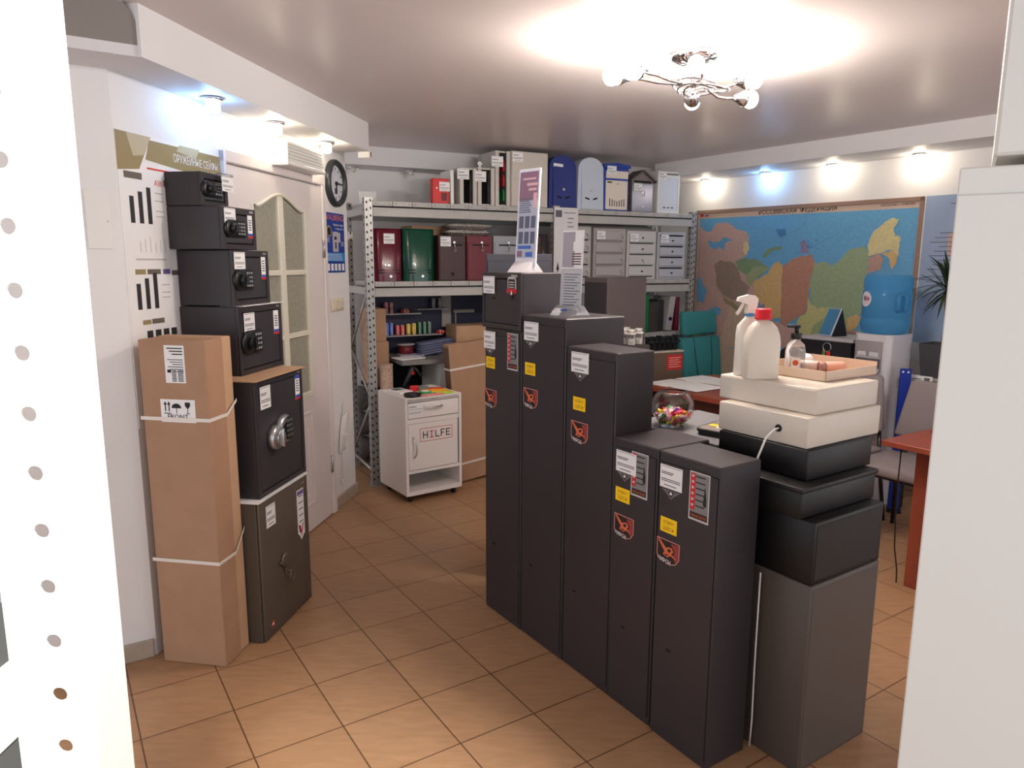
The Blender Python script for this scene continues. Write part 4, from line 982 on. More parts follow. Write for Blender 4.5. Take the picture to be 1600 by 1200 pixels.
for k in range(5):
    b = B(); n = 10
    w_ = .25; vs = [(w_*i/n, y_, .012*sin(i/n*pi)*(.6)+zz+.02*(i/n)**2*1.5) for zz in (0, .017) for y_ in (0, .2) for i in range(n+1)]
    k1 = n+1
    fs = [(i, i+1, k1+i+1, k1+i) for i in range(n)]+[(2*k1+i, 3*k1+i, 3*k1+i+1, 2*k1+i+1) for i in range(n)]+[(i, 2*k1+i, 2*k1+i+1, i+1) for i in range(n)]+[(k1+i, k1+i+1, 3*k1+i+1, 3*k1+i) for i in range(n)]+[(0, k1, 3*k1, 2*k1), (n, 2*k1+n, 3*k1+n, k1+n)]
    b.add(vs, fs, True)
    solo('folded_bag', b, FOLD, ['bottom', 'second', 'middle', 'fourth', 'top'][k]+' slate blue folded bag of the pile on the workbench', 'bag', SF, .40+.004*(k % 2), .17, .9015+.0185*k, 0, 'slate blue folded bags on the workbench')
solo('magazine', B().box(0, .19, 0, .15, 0, .006), PAPER, 'white magazine at the front edge of the workbench', 'magazine', SF, .225, .0, .9008, 12)
solo('magazine', B().box(0, .17, 0, .13, 0, .012), mat('lilac paper', (170, 164, 186), .5), 'lilac covered booklet lying behind the white magazine on the workbench', 'magazine', SF, .25, .165, .9008, -6)
# cartons low left
carton(.045, .12, .698, .115, .30, .332, 'lower of the two big brown cartons behind the left rack upright', grp='big cartons behind the left upright')
carton(.04, .12, 1.031, .10, .30, .235, 'upper of the two big brown cartons behind the left rack upright', grp='big cartons behind the left upright')
BAG = mat('grey wrapped plastic', (150, 142, 144), .35, noise=(14, .3), bump=(30, .9))
rz = random.Random(5)
for k in range(6):
    b = B(); b.sph((0, 0, 0), .1, 12, 8, sx=1.0, sy=(1.5, .95)[k % 2], sz=1.0)
    b.v = [(v[0]+rz.uniform(-.008, .008), v[1]+rz.uniform(-.008, .008), max(-.1, min(.1, v[2]+rz.uniform(-.008, .008)))) for v in b.v]
    solo('plastic_bundle', b, BAG, ['lower front', 'lower rear', 'middle front', 'middle rear', 'upper front', 'upper rear'][k]+' grey plastic wrapped bundle of the pile at the left end of the rack', 'bundle', SR, (.17, .115)[k % 2], (.24, .695)[k % 2], .107+.205*(k//2), 0, 'plastic bundles in the rack end')
solo('plank', B().box(0, .13, 0, .36, 0, .022), DARK, 'dark board between the plastic bundles and the cartons above', 'board', SF, .04, .11, .674)
b = B(); b.cyl((0, 0, 0), .046, .885, seg=22); solo('bubble_roll', b, mat('bubble roll film', (178, 150, 132), .3, noise=(70, .3), bump=(90, 1)), 'tall bubble wrap roll standing behind the white pedestal', 'roll', SF, .112, -.012, 0)
# big leaning carton and small one on the bench
t = thing('carton', 'large brown strapped carton leaning beside the white pedestal', 'box', CF, .53, .21, .003)
t.rotation_euler = (0, radians(-4.5), CF.a)
B().box(0, .40, 0, .08, 0, 1.02, .004, 1).obj('body', CARD, t); B().box(-.001, .002, .003, .077, .005, 1.0).obj('side', mat('dark kraft cardboard', (110, 84, 68), .8), t)  # left face in darker kraft, its shading painted into the colour
for zz in (.835, .13): B().box(-.003, .403, -.003, .083, zz, zz+.014).obj('strap', STRAP, t)
carton(.665, .15, 0, .33, .22, 1.118, 'pale brown carton standing upright behind the top of the leaning carton', m=CARDL)

# ------------------------------------------------------------------ white rolling pedestal
t = thing('pedestal', 'white rolling tool pedestal with a drawer and door in front of the rack', 'cabinet', CF, 0, 0, 0)
w, d, z0, z1 = .428, .416, .052, .718
CW = mat('pedestal white', (234, 227, 222), .42)
b = B(); b.box(0, .02, .0, d, z0, z1, .002, 1).box(w-.02, w, 0, d, z0, z1, .002, 1).box(.02, w-.02, .012, d, z0, z0+.03).box(.02, w-.02, d-.015, d, z0, z1).box(.02, w-.02, 0, d, .205, .225).box(.02, w-.02, .005, d, .545, .575).box(.02, w-.02, 0, d, z1-.03, z1-.008)
b.box(.02, w-.02, 0, .012, z0, z0+.03).box(.02, w-.02, 0, .01, z1-.03, z1).box(.02, w-.02, d-.02, d-.01, z1-.03, z1)
b.obj('body', CW, t)
B().box(.016, w-.016, .0135, .0155, .22, .70).obj('gap', DARK, t)
dr = B().box(.022, w-.024, .0, .0145, .58, .684, .002, 1).obj('drawer', CW, t)
b = B(); b.tube([(.14, 0, .652), (.14, -.02, .65), (.17, -.026, .649), (.24, -.026, .649), (.27, -.02, .65), (.27, 0, .652)], .0055, 8); b.obj('handle', CHROME, dr)
b = B(); b.text('HILFE', .19, .695, .014, -.0008, width=.06); b.obj('maker_mark', INK, t)
b = B(); b.m(0).box(.026, .125, -.001, 0, .605, .675).m(1)
for a, e, zz in ((.03, .085, .66), (.03, .08, .655), (.03, .12, .64), (.03, .12, .62), (.03, .11, .612)): b.box(a, e, -.0014, -.001, zz, zz+.0025)
b.obj('price_tag', [PAPER, INK], t)
do = B().box(.022, w-.03, .0, .0145, .228, .543, .002, 1).obj('door', CW, t)
b = B(); b.tube([(.055, 0, .455), (.055, -.02, .45), (.062, -.03, .42), (.065, -.031, .38), (.062, -.03, .345), (.055, -.02, .318), (.055, 0, .313)], .0055, 8); b.obj('handle', CHROME, do)
b = B()
for a in ((.105, .352, .502, .505), (.105, .352, .415, .418), (.105, .108, .415, .505), (.349, .352, .415, .505)): b.m(0).box(a[0], a[1], -.0012, 0, a[2], a[3])
def blk(x, segs):
    for (a, c, e, f) in segs: b.box(x+a, x+c, -.0014, 0, .436+e, .436+f)
L_ = .006; hh = .048
b.m(1); blk(.128, ((0, L_, 0, hh), (.03, .03+L_, 0, hh), (0, .036, .021, .027)))
b.m(0); blk(.178, ((.012, .018, 0, hh), (0, .03, 0, L_), (0, .03, hh-L_, hh)))
b.m(1); blk(.222, ((0, L_, 0, hh), (0, .032, 0, L_))); blk(.263, ((0, L_, 0, hh), (0, .032, hh-L_, hh), (0, .026, .021, .027))); blk(.304, ((0, L_, .004, hh-.004), (0, .034, 0, L_), (0, .034, hh-L_, hh), (0, .028, .021, .027)))
b.obj('logo', [REDI, INKD], t)
for x, y in ((.045, .045), (w-.045, .045), (.045, d-.045), (w-.045, d-.045)):
    c = B(); c.cyl((x-.01, y, .022), .022, .02, 'x', 18, bev=.003); c.cyl((x, y, .035), .012, .018); c.obj('caster', BLACKP, t)
zt = z1-.0075
def ct(name, b, mats, label, cat, x, y, rot=0, z=zt, grp=None): return solo(name, b, mats, label, cat, CF, x, y, z, rot, grp)
b = B(); b.box(0, .11, 0, .16, 0, .016, .002, 1); b.m(1).box(.02, .09, .08, .15, .016, .0164); ct('paper_stack', b, [PAPER, INK], 'stack of white printed booklets on the left of the pedestal top', 'paper', .058, .19, 8)
t = thing('tape_roll', 'black tape roll lying at the front left of the pedestal top', 'tape', CF, .105, .095, zt)
B().lathe([(.02, 0), (.058, 0), (.058, .02), (.02, .02), (.02, 0)], 30).obj('tape', BLACKP, t); B().cyl((0, 0, .002), .03, .017, seg=24).obj('core', mat('grey core', (96, 98, 104), .5), t)
t = thing('tape_roll', 'green tape roll with a white centre on the pedestal top', 'tape', CF, .21, .11, zt)
B().lathe([(.03, 0), (.04, 0), (.04, .024), (.03, .024), (.03, 0)], 30).obj('tape', mat('bright green', (50, 160, 60), .4), t); B().cyl((0, 0, 0), .03, .025, seg=24).obj('core', PAPER, t)
pens = [('orange', (240, 150, 40)), ('yellow', (244, 206, 50)), ('lime', (190, 220, 70)), ('orange', (240, 150, 40)), ('yellow', (244, 206, 50)), ('red', (206, 50, 50)), ('pink', (226, 130, 120)), ('blue', (60, 120, 170))]
for k, (nm, rgb) in enumerate(pens):
    b = B(); b.cyl((0, 0, .008), .008, .16, 'x', 8); b.lathe([(.008, .16), (.0015, .178), (0, .178)], 8, (0, 0, .008), 'x')
    x, y, r = ((.262, .16, -14), (.258, .185, -16), (.25, .075, -10), (.258, .225, -20), (.25, .13, -12), (.29, .29, -25), (.14, .045, -4), (.165, .060, 4))[k]
    lab = {0: 'orange pencil on the right of the pedestal top behind the lime pencil', 1: 'yellow pencil on the right of the pedestal top', 2: 'lime green marker by the front edge of the pedestal', 3: 'orange pencil furthest back on the pedestal top', 4: 'yellow pencil beside the green tape roll', 5: 'red pencil at the back right of the pedestal top', 6: 'pink marker at the front edge of the pedestal', 7: 'blue marker behind the pink one at the pedestal front'}[k]
    o = ct('pencil', b, mat(nm+' pencil', rgb, .4), lab, 'pencil', x-.03 if k < 6 else x, y, r, zt, None)
t = thing('cutter', 'red and grey hand cutter lying at the back of the pedestal top', 'tool', CF, .20, .30, zt, -20)
B().box(-.01, .05, -.014, .014, 0, .035, .006, 2).obj('handle', mat('tool red', (214, 44, 50), .4), t); B().box(.05, .12, -.02, .02, 0, .028, .005, 2).obj('blade_case', mat('tool grey', (120, 120, 122), .35, metal=.3), t)
t = thing('pliers', 'red handled pliers at the back left of the pedestal top', 'tool', CF, .225, .255, zt, 172)
b = B(); b.tube([(0, .004, .008), (.04, .02, .008), (.09, .022, .008)], .007, 8); b.tube([(0, -.004, .008), (.04, -.02, .008), (.09, -.022, .008)], .007, 8); b.obj('handle', mat('tool red', (214, 44, 50), .4), t); B().box(-.04, .004, -.01, .01, .002, .014, .003, 1).obj('jaw', mat('tool grey', (120, 120, 122), .35, metal=.3), t)
t = thing('strapping_tool', 'black strapping tool standing upright at the back of the pedestal top', 'tool', CF, .235, .375, zt, 10)
b = B(); b.tube([(-.06, 0, .012), (-.03, 0, .07), (.01, 0, .13), (.03, 0, .155)], .012, 8, rs=[.012, .014, .02, .018]); b.tube([(.03, 0, .15), (.07, 0, .11), (.10, 0, .08)], .012, 8); b.box(-.09, .0, -.02, .02, 0, .014, .003, 1); b.obj('frame', BLACKP, t); B().box(-.005, .005, -.022, -.017, .1, .125).box(.01, .018, -.022, -.017, .1, .125).obj('trim', REDI, t)
# ------------------------------------------------------------------ office side
DF = F(1.0, 4.86, -56.5)
# taupe box with red sticker and locks
t = thing('display_cabinet', 'taupe metal box with a red sticker in front of the shelving, door locks on top', 'cabinet', SF, 1.92, -.42, 0)
B().box(0, .415, 0, .28, 0, .895, .004, 1).obj('body', mat('taupe brown coat', (112, 92, 78), .45), t); B().box(-.002, .417, -.003, .283, .895, .908, .003, 1).obj('lit_top_edge', mat('lit edge cream', (200, 188, 176), .5), t)  # pale strip paints the light caught by the box's top edge
b = B(); b.m(0).box(.25, .405, -.001, 0, .755, .875); b.m(1)
for k in range(5): b.box(.27, .39-.02*(k % 2), -.0014, -.001, .775+.018*k, .782+.018*k)
b.obj('red_sticker', [mat('sticker red', (206, 48, 56), .5), mat('pale pink', (236, 178, 156), .4)], t)
for k in range(6):
    b = B(); b.box(-.014, .014, -.02, .02, 0, .10+.006*(k % 3), .003, 1); b.box(-.018, .018, -.05, -.018, .06, .075, .003, 1); b.tube([(0, -.03, .07), (0, -.045, .085), (0, -.03, .10)], .006, 6)
    solo('door_lock', b, BLACKP, 'black door lock standing on the taupe metal box with the red sticker', 'lock', SF, 2.0+.045*k, -.36, .9085, 0, 'black door locks on the taupe box')
t = thing('display_cabinet', 'dark narrow box left of the taupe one holding pale lock stands', 'cabinet', RF, -.53, 1.22, 0)
B().box(0, .17, 0, .15, 0, 1.12, .004, 1).obj('body', mat('plum black', (52, 44, 46), .5), t)
for k, (x, y) in enumerate(((.025, .12), (.085, .03), (.14, .14), (.165, .03))):
    b = B(); b.box(-.02, .02, -.004, .02, 0, .06, .003, 1); b.box(-.03, .03, -.03, .01, .06, .075, .006, 2); b.cyl((0, 0, .075), .022, .02, seg=16); b.cyl((0, -.004, .03), .012, .006, 'y', 14)
    solo('lock_stand', b, mat('pale lock grey', (190, 186, 182), .35, metal=.2), 'pale metal lock stand on the dark narrow box behind the row', 'lock', RF, -.525+x*.8, 1.225+y*.7, 1.1205, 30, 'pale lock stands on the dark box')
# desk
t = thing('desk', 'red brown office desk covered with white papers', 'desk', DF, -.2, .012, 0)
B().box(0, .9, 0, .8, .715, .75, .003, 1).obj('top', WOOD, t); B().box(.02, .88, .05, .07, .25, .715).obj('modesty_panel', mat('dark red laminate', (84, 36, 28), .45), t)
for x in (.02, .85): B().box(x, x+.03, .03, .77, 0, .715).obj('leg', WOOD, t)
for k, (x, y, r, l) in enumerate(((-.19, .06, 4, 'front white printed sheet lying at the left edge of the desk'), (-.09, .10, -3, 'middle white printed sheet on the desk'), (.02, .40, 6, 'white printed sheet lying further back on the desk'), (-.19, .37, 0, 'back left white printed sheet on the desk'), (.08, .07, 2, 'white printed sheet on the desk nearest the cash drawers'), (.22, .33, -4, 'back right white printed sheet on the desk'))):
    b = B(); b.m(0).box(0, .21, 0, .297, 0, .001+.0004*k); b.m(1)
    for j in range(9): b.box(.02, .16+.01*(j % 4), .03+.028*j, .033+.028*j, .001+.0004*k, .0012+.0004*k)
    solo('paper_sheet', b, [PAPER, mat('faint grey print', (186, 180, 180), .7)], l, 'paper', DF, x, y, .7503+.0012*k, r, 'printed sheets on the desk')
# teal chair
t = thing('office_chair', 'teal high back office chair with separate headrest behind the desk', 'chair', WF, 1.61, 5.97, 0, 35)
def cushion(w, z0, z1, th, lean=.0, m=TEAL):
    b = B(); n = 8
    b.box(-w/2, w/2, -th/2, th/2, z0, z1, .03, 3); b.v = [(x, y+lean*(zz-.45)+.12*x*x*(-1 if y < 0 else -1), zz) for x, y, zz in b.v]; return b
cushion(.42, 1.00, 1.20, .07, .12).obj('headrest', TEAL, t)
bk_ = cushion(.47, .50, .99, .08, .12); bo = bk_.obj('backrest', TEAL, t)
b = B(); b.tube([(-.11, -.045+.12*.55, .985), (-.10, -.046+.12*.3, .8), (-.07, -.05+.12*.1, .58)], .004, 5); b.tube([(.11, -.045+.12*.55, .985), (.10, -.046+.12*.3, .8), (.07, -.05+.12*.1, .58)], .004, 5); b.obj('seam', mat('dark teal', (22, 66, 72), .8), bo)
B().box(-.25, .25, -.48, .03, .43, .52, .03, 3).obj('seat', TEAL, t)
B().cyl((0, -.22, .1), .03, .34).obj('column', BLACKP, t)
b = B()
for k in range(5):
    a = k*2*pi/5; b.tube([(0, -.22, .11), (.28*cos(a), -.22+.28*sin(a), .06)], .02, 8); b.sph((.28*cos(a), -.22+.28*sin(a), .028), .028, 10, 6)
b.obj('base', BLACKP, t)
for s in (-1, 1):
    b = B(); b.tube([(s*.25, -.1, .46), (s*.28, -.1, .5), (s*.28, -.1, .62), (s*.28, -.3, .64)], .014, 8); b.obj('armrest', BLACKP, t)
solo('yellow_board', B().box(0, .06, 0, .02, 0, 1.0), mat('yellow board', (190, 176, 40), .6), 'narrow yellow board standing between the rack and the teal chair', 'board', SR, 2.93, .02, 0)
# black printer on a low sideboard
t = thing('sideboard', 'dark low sideboard below the map carrying a black printer', 'sideboard', MF, .05, -.62, 0)
B().box(0, .575, 0, .45, 0, .76, .004, 1).obj('body', mat('dark laminate', (52, 44, 46), .5), t); B().box(-.005, .58, -.01, .46, .76, .785, .003, 1).obj('top', mat('dark laminate', (52, 44, 46), .5), t)
t = thing('printer', 'black printer with a sloping left side under the map', 'printer', MF, .07, -.57, .7855)
B().prism([(-.0, .0), (.555, 0), (.555, .285), (.16, .285), (.10, .25), (.0, .17)], 0, .34).obj('body', mat('black printer', (26, 26, 32), .45), t)
B().prism([(.08, .286), (.555, .286), (.555, .31), (.18, .31), (.12, .295)], .02, .34).obj('lid', mat('pale grey lid', (176, 172, 178), .45), t)
t = thing('keyring', 'bunch of keys with a red fob hanging on the black printer', 'keys', MF, .455, -.578, 1.03)
b = B(); b.tube([(.03*cos(a*pi/10), 0, .03*sin(a*pi/10)) for a in range(20)], .003, 6, True); b.obj('ring', SILVER, t); B().box(.0, .028, -.006, .004, -.09, -.03, .004, 1).obj('fob', REDI, t); B().box(-.03, -.01, -.004, .003, -.08, -.025).obj('key', mat('olive key', (120, 130, 60), .5), t)
t = thing('desk_calendar', 'tent desk calendar with a blue picture leaning on the black printer', 'calendar', MF, .43, -.50, 1.0962, 75)
b = B(); b.m(0).prism([(.002, 0), (.14, 0), (.085, .187), (.079, .187)], .003, .117, 'y'); b.obj('back_board', BLACKP, t)
b = B(); b.m(0).prism([(-.004, .002), (.0, .0), (.079, .19), (.074, .192)], -.002, .122, 'y')
b.m(1).add([(-.0045+.0035, .005, .02), (.073, .005, .186), (.073, .118, .186), (-.001, .118, .02)], [(0, 1, 2, 3)]) if 0 else None
b.obj('page', [mat('calendar white', (196, 200, 214), .5), mat('calendar blue', (60, 120, 160), .5)], t)
M = Matrix.Translation((-.006, 0, 0))
b = B(); b.add([(-.007, .006, .01), (.0715, .006, .188), (.0715, .116, .188), (-.007, .116, .01)], [(0, 1, 2, 3)]); b.obj('picture', mat('calendar blue', (60, 120, 160), .5, noise=(25, .5)), t)
# water cooler
t = thing('water_cooler', 'white water cooler with a grey front cup compartment', 'water cooler', MF, .642, -.571, 0)
CL = mat('cooler white', (206, 202, 208), .4)
b = B(); b.prism(rrect(.25, .29, .04), 0, 1.145, 'z'); b.v = [(x+.12, y+.145, zz) for x, y, zz in b.v]; b.obj('body', CL, t)
b = B(); b.box(.02, .20, -.004, .0, .90, 1.10, .008, 2); o = b.obj('compartment', mat('cooler grey', (150, 144, 148), .35), t)
b = B(); b.box(.03, .19, -.012, -.004, .99, 1.0).box(.03, .19, -.03, -.004, .90, .925, .003, 1); b.box(.04, .10, -.02, -.004, 1.0, 1.03, .003, 1).box(.12, .18, -.02, -.004, 1.0, 1.03, .003, 1); b.obj('tap', CL, o)
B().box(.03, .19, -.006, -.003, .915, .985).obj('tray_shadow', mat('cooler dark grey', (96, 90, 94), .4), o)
b = B(); b.cyl((.0, 0, 0), .012, .01, 'y', 12); b.v = [(x+.20, y-.0, zz+.83) for x, y, zz in b.v]; b.obj('knob', BLACKP, t)
t = thing('water_bottle', 'large blue water bottle upside down on the cooler', 'bottle', MF, .762, -.426, 1.1455)
WB_ = mat('blue bottle', (116, 190, 232), .08, trans=.72, ior=1.12)
pr = [(0, 0), (.125, 0), (.14, .012), (.145, .04), (.15, .055), (.15, .09), (.142, .1), (.142, .105), (.148, .115), (.148, .27), (.142, .28), (.142, .288), (.148, .296), (.148, .35), (.14, .372), (.125, .38), (0, .38)]
B().lathe(pr, 40).obj('shell', WB_, t)
b = B(); b.m(0).lathe([(.1495, .175), (.1495, .275)], 20, a0=radians(-190), a1=radians(-130)); b.obj('label', mat('round label', (226, 216, 226), .4), t) if 0 else None
Mx = Matrix.Rotation(radians(-140+180+90), 4, 'Z')
b = B(); n = 24
ctr = radians(-118)
def onb(u, v, r=.1492): return (r*cos(ctr+u/.15), r*sin(ctr+u/.15), .225+v)
vs = [onb(0, 0, .1495)]+[onb(.05*cos(a*2*pi/n), .05*sin(a*2*pi/n), .1495) for a in range(n)]
b.m(0).add(vs, [(0, 1+i, 1+(i+1) % n) for i in range(n)], True); b.m(1)
for u0, u1, v0, v1, c in ((-.02, -.012, -.01, .02, 1), (-.006, .002, -.012, .02, 1), (.008, .016, -.01, .016, 2), (.02, .026, -.008, .012, 2), (-.02, .02, -.03, -.027, 2)):
    b.m(c).add([onb(u0, v0, .1502), onb(u1, v0, .1502), onb(u1, v1, .1502), onb(u0, v1, .1502)], [(0, 1, 2, 3)])
b.obj('label', [mat('round label', (226, 216, 226), .4), INKD, REDI], t)
b = B()
ca = radians(-28)
b.tube([(.152*cos(ca-.16), .152*sin(ca-.16), .15), (.165*cos(ca-.16), .165*sin(ca-.16), .17), (.165*cos(ca-.16), .165*sin(ca-.16), .24), (.155*cos(ca-.1), .155*sin(ca-.1), .258), (.155*cos(ca+.1), .155*sin(ca+.1), .258), (.165*cos(ca+.16), .165*sin(ca+.16), .24), (.165*cos(ca+.16), .165*sin(ca+.16), .17), (.152*cos(ca+.16), .152*sin(ca+.16), .15)], .012, 8)
b.obj('handle', WB_, t)
# plant and its table
t = thing('side_table', 'pale grey low table under the potted plant', 'table', MF, .915, -.46, 0)
B().box(0, .8, 0, .43, .84, .866, .004, 1).obj('top', mat('grey table top', (150, 144, 142), .45), t)
for x in (.02, .74):
    for y in (.02, .37): B().box(x, x+.04, y, y+.04, 0, .84).obj('leg', BLACKP, t)
b = B(); b.m(0).box(.03, .20, -.004, -.001, .83, .90); b.m(1).box(.15, .185, -.005, -.004, .86, .89).box(.05, .13, -.005, -.004, .875, .88).box(.05, .13, -.005, -.004, .862, .866); b.obj('tag', [PAPER, INK], t)
t = thing('potted_plant', 'spiky dracaena in a dark square pot on the grey table', 'plant', MF, 1.045, -.24, .8665)
b = B(); b.prism([(-.085, -.085), (.085, -.085), (.085, .085), (-.085, .085)], 0, .001, 'z')
b.add([(sx*r, sy*r, zz) for zz, r in ((0, .078), (.225, .098)) for sx, sy in ((-1, -1), (1, -1), (1, 1), (-1, 1))], [(0, 1, 5, 4), (1, 2, 6, 5), (2, 3, 7, 6), (3, 0, 4, 7)]); b.obj('pot', mat('dark grey pot', (66, 66, 70), .5), t)
B().box(-.09, .09, -.09, .09, .195, .21).obj('soil', mat('soil', (60, 46, 38), .9, noise=(60, .3)), t)
b = B(); b.prism(rrect(.24, .24, .02), -.0005, .008, 'z'); b.obj('saucer', mat('saucer grey', (170, 164, 160), .5), t)
B().tube([(0, 0, .2), (.006, .004, .36), (-.004, .0, .52), (0, 0, .62)], .011, 8).obj('stem', mat('plant stem', (84, 66, 48), .8), t)
b = B(); rp_ = random.Random(11)
for k in range(64):
    a = rp_.uniform(0, 2*pi); e = rp_.uniform(-.55, 1.35); L = rp_.uniform(.22, .34); z0 = .58+rp_.uniform(-.06, .06)
    if sin(a) > .1: L = min(L, .2)
    if cos(a) < -.3 and sin(a) < .3: L = min(L, .23)
    dx, dy = cos(a), sin(a); pts = []
    for i in range(7):
        s = L*i/6; droop = -.9*s*s*(1.6 if e < .6 else .9)
        pts.append(Vector((dx*s*cos(e), dy*s*cos(e), z0+s*sin(e)+droop)))
    nx_, ny_ = -dy, dx; wd = [.006, .010, .011, .010, .008, .005, .0008]
    vs = []
    for p, w_ in zip(pts, wd): vs += [(p.x-nx_*w_, p.y-ny_*w_, p.z+.002), (p.x, p.y, p.z-.001), (p.x+nx_*w_, p.y+ny_*w_, p.z+.002)]
    b.add(vs, [(3*i+j, 3*i+j+1, 3*i+j+4, 3*i+j+3) for i in range(6) for j in range(2)], True)
b.obj('foliage', GREENI, t)
# small table in front right
TF = F(1.806, 3.399, -57)
t = thing('meeting_table', 'red brown table corner with a panel leg beside the white cupboard', 'table', TF, 0, 0, 0)
B().box(0, 1.1, 0, .62, .722, .75, .003, 1).obj('top', WOOD, t); B().box(.106, 1.0, .13, .155, 0, .722, .002, 1).obj('panel_leg', WOOD, t)
solo('cord', B().tube([(.05, .36, .0035), (.12, .34, .004), (.2, .30, .006), (.3, .25, .004), (.42, .22, .004)], .0035, 6), BLACKP, 'black cord lying on the red brown table corner', 'cord', TF, .0, .0, .7505)
solo('cord', B().tube([(.05, .35, .005), (.045, .30, .005), (.035, .28, .005)]+[(.03, .27, .005-.02*k) for k in range(0)], .003, 6), BLACKP, 'short black cord end by the table edge', 'cord', TF, .04, .02, .7505) if 0 else None
b = B(); b.tube([(0, 0, .722), (-.003, .004, .55), (.004, .0, .35), (.015, -.004, .2), (.03, .01, .08), (.028, .02, .01)], .0035, 6)
solo('cord', b, BLACKP, 'black cord hanging below the red brown table to the floor', 'cord', TF, .05, .095, 0)
# grey visitor chairs
def chair(x, y, rot, label):
    t = thing('visitor_chair', label, 'chair', WF, x, y, 0, rot, 'grey visitor chairs by the cooler')
    b = B(); b.box(-.21, .21, -.02, .03, .58, .93, .02, 3)
    vs = []
    for (vx, vy, vz) in b.v:
        f_ = 1-.28*max(0, (vz-.72)/.21)**2; vs.append((vx*f_, vy+.6*vx*vx*-1+.12*(vz-.58), vz+.0-.25*vx*vx*(1 if vz > .8 else 0)))
    b.v = vs; b.obj('backrest', GREYF, t)
    B().box(-.23, .23, -.47, -.03, .43, .49, .022, 3).obj('seat', GREYF, t)
    for s in (-1, 1):
        f = B(); f.tube([(s*.22, -.44, 0), (s*.21, -.42, .42)], .012, 8); f.obj('leg', BLACKP, t)
        f = B(); f.tube([(s*.22, .06, 0), (s*.19, .0, .42), (s*.15, .045, .62)], .012, 8); f.obj('leg', BLACKP, t)
    f = B(); f.tube([(-.21, -.42, .42), (.21, -.42, .42)], .01, 8); f.tube([(-.19, 0, .42), (.19, 0, .42)], .01, 8); f.obj('frame', BLACKP, t)
chair(2.18, 4.47, -57, 'grey visitor chair half hidden behind the cash drawers')
chair(2.45, 4.05, -57, 'grey visitor chair beside the white cupboard behind the red brown table')
t = thing('blue_panel', 'narrow royal blue perforated metal stand between the visitor chairs', 'panel', WF, 2.455, 4.475, 0, -27)
b = B(); b.m(0).box(0, .065, 0, .02, .02, .945, .003, 1); b.m(1).cyl((.018, 0, .925), .006, .001, 'y', 12).cyl((.047, 0, .925), .006, .001, 'y', 12); b.obj('strip', [mat('royal blue paint', (24, 50, 150), .4), PAPER], t)
B().box(-.005, .08, -.02, .05, 0, .02, .003, 1).obj('foot', BLACKP, t)

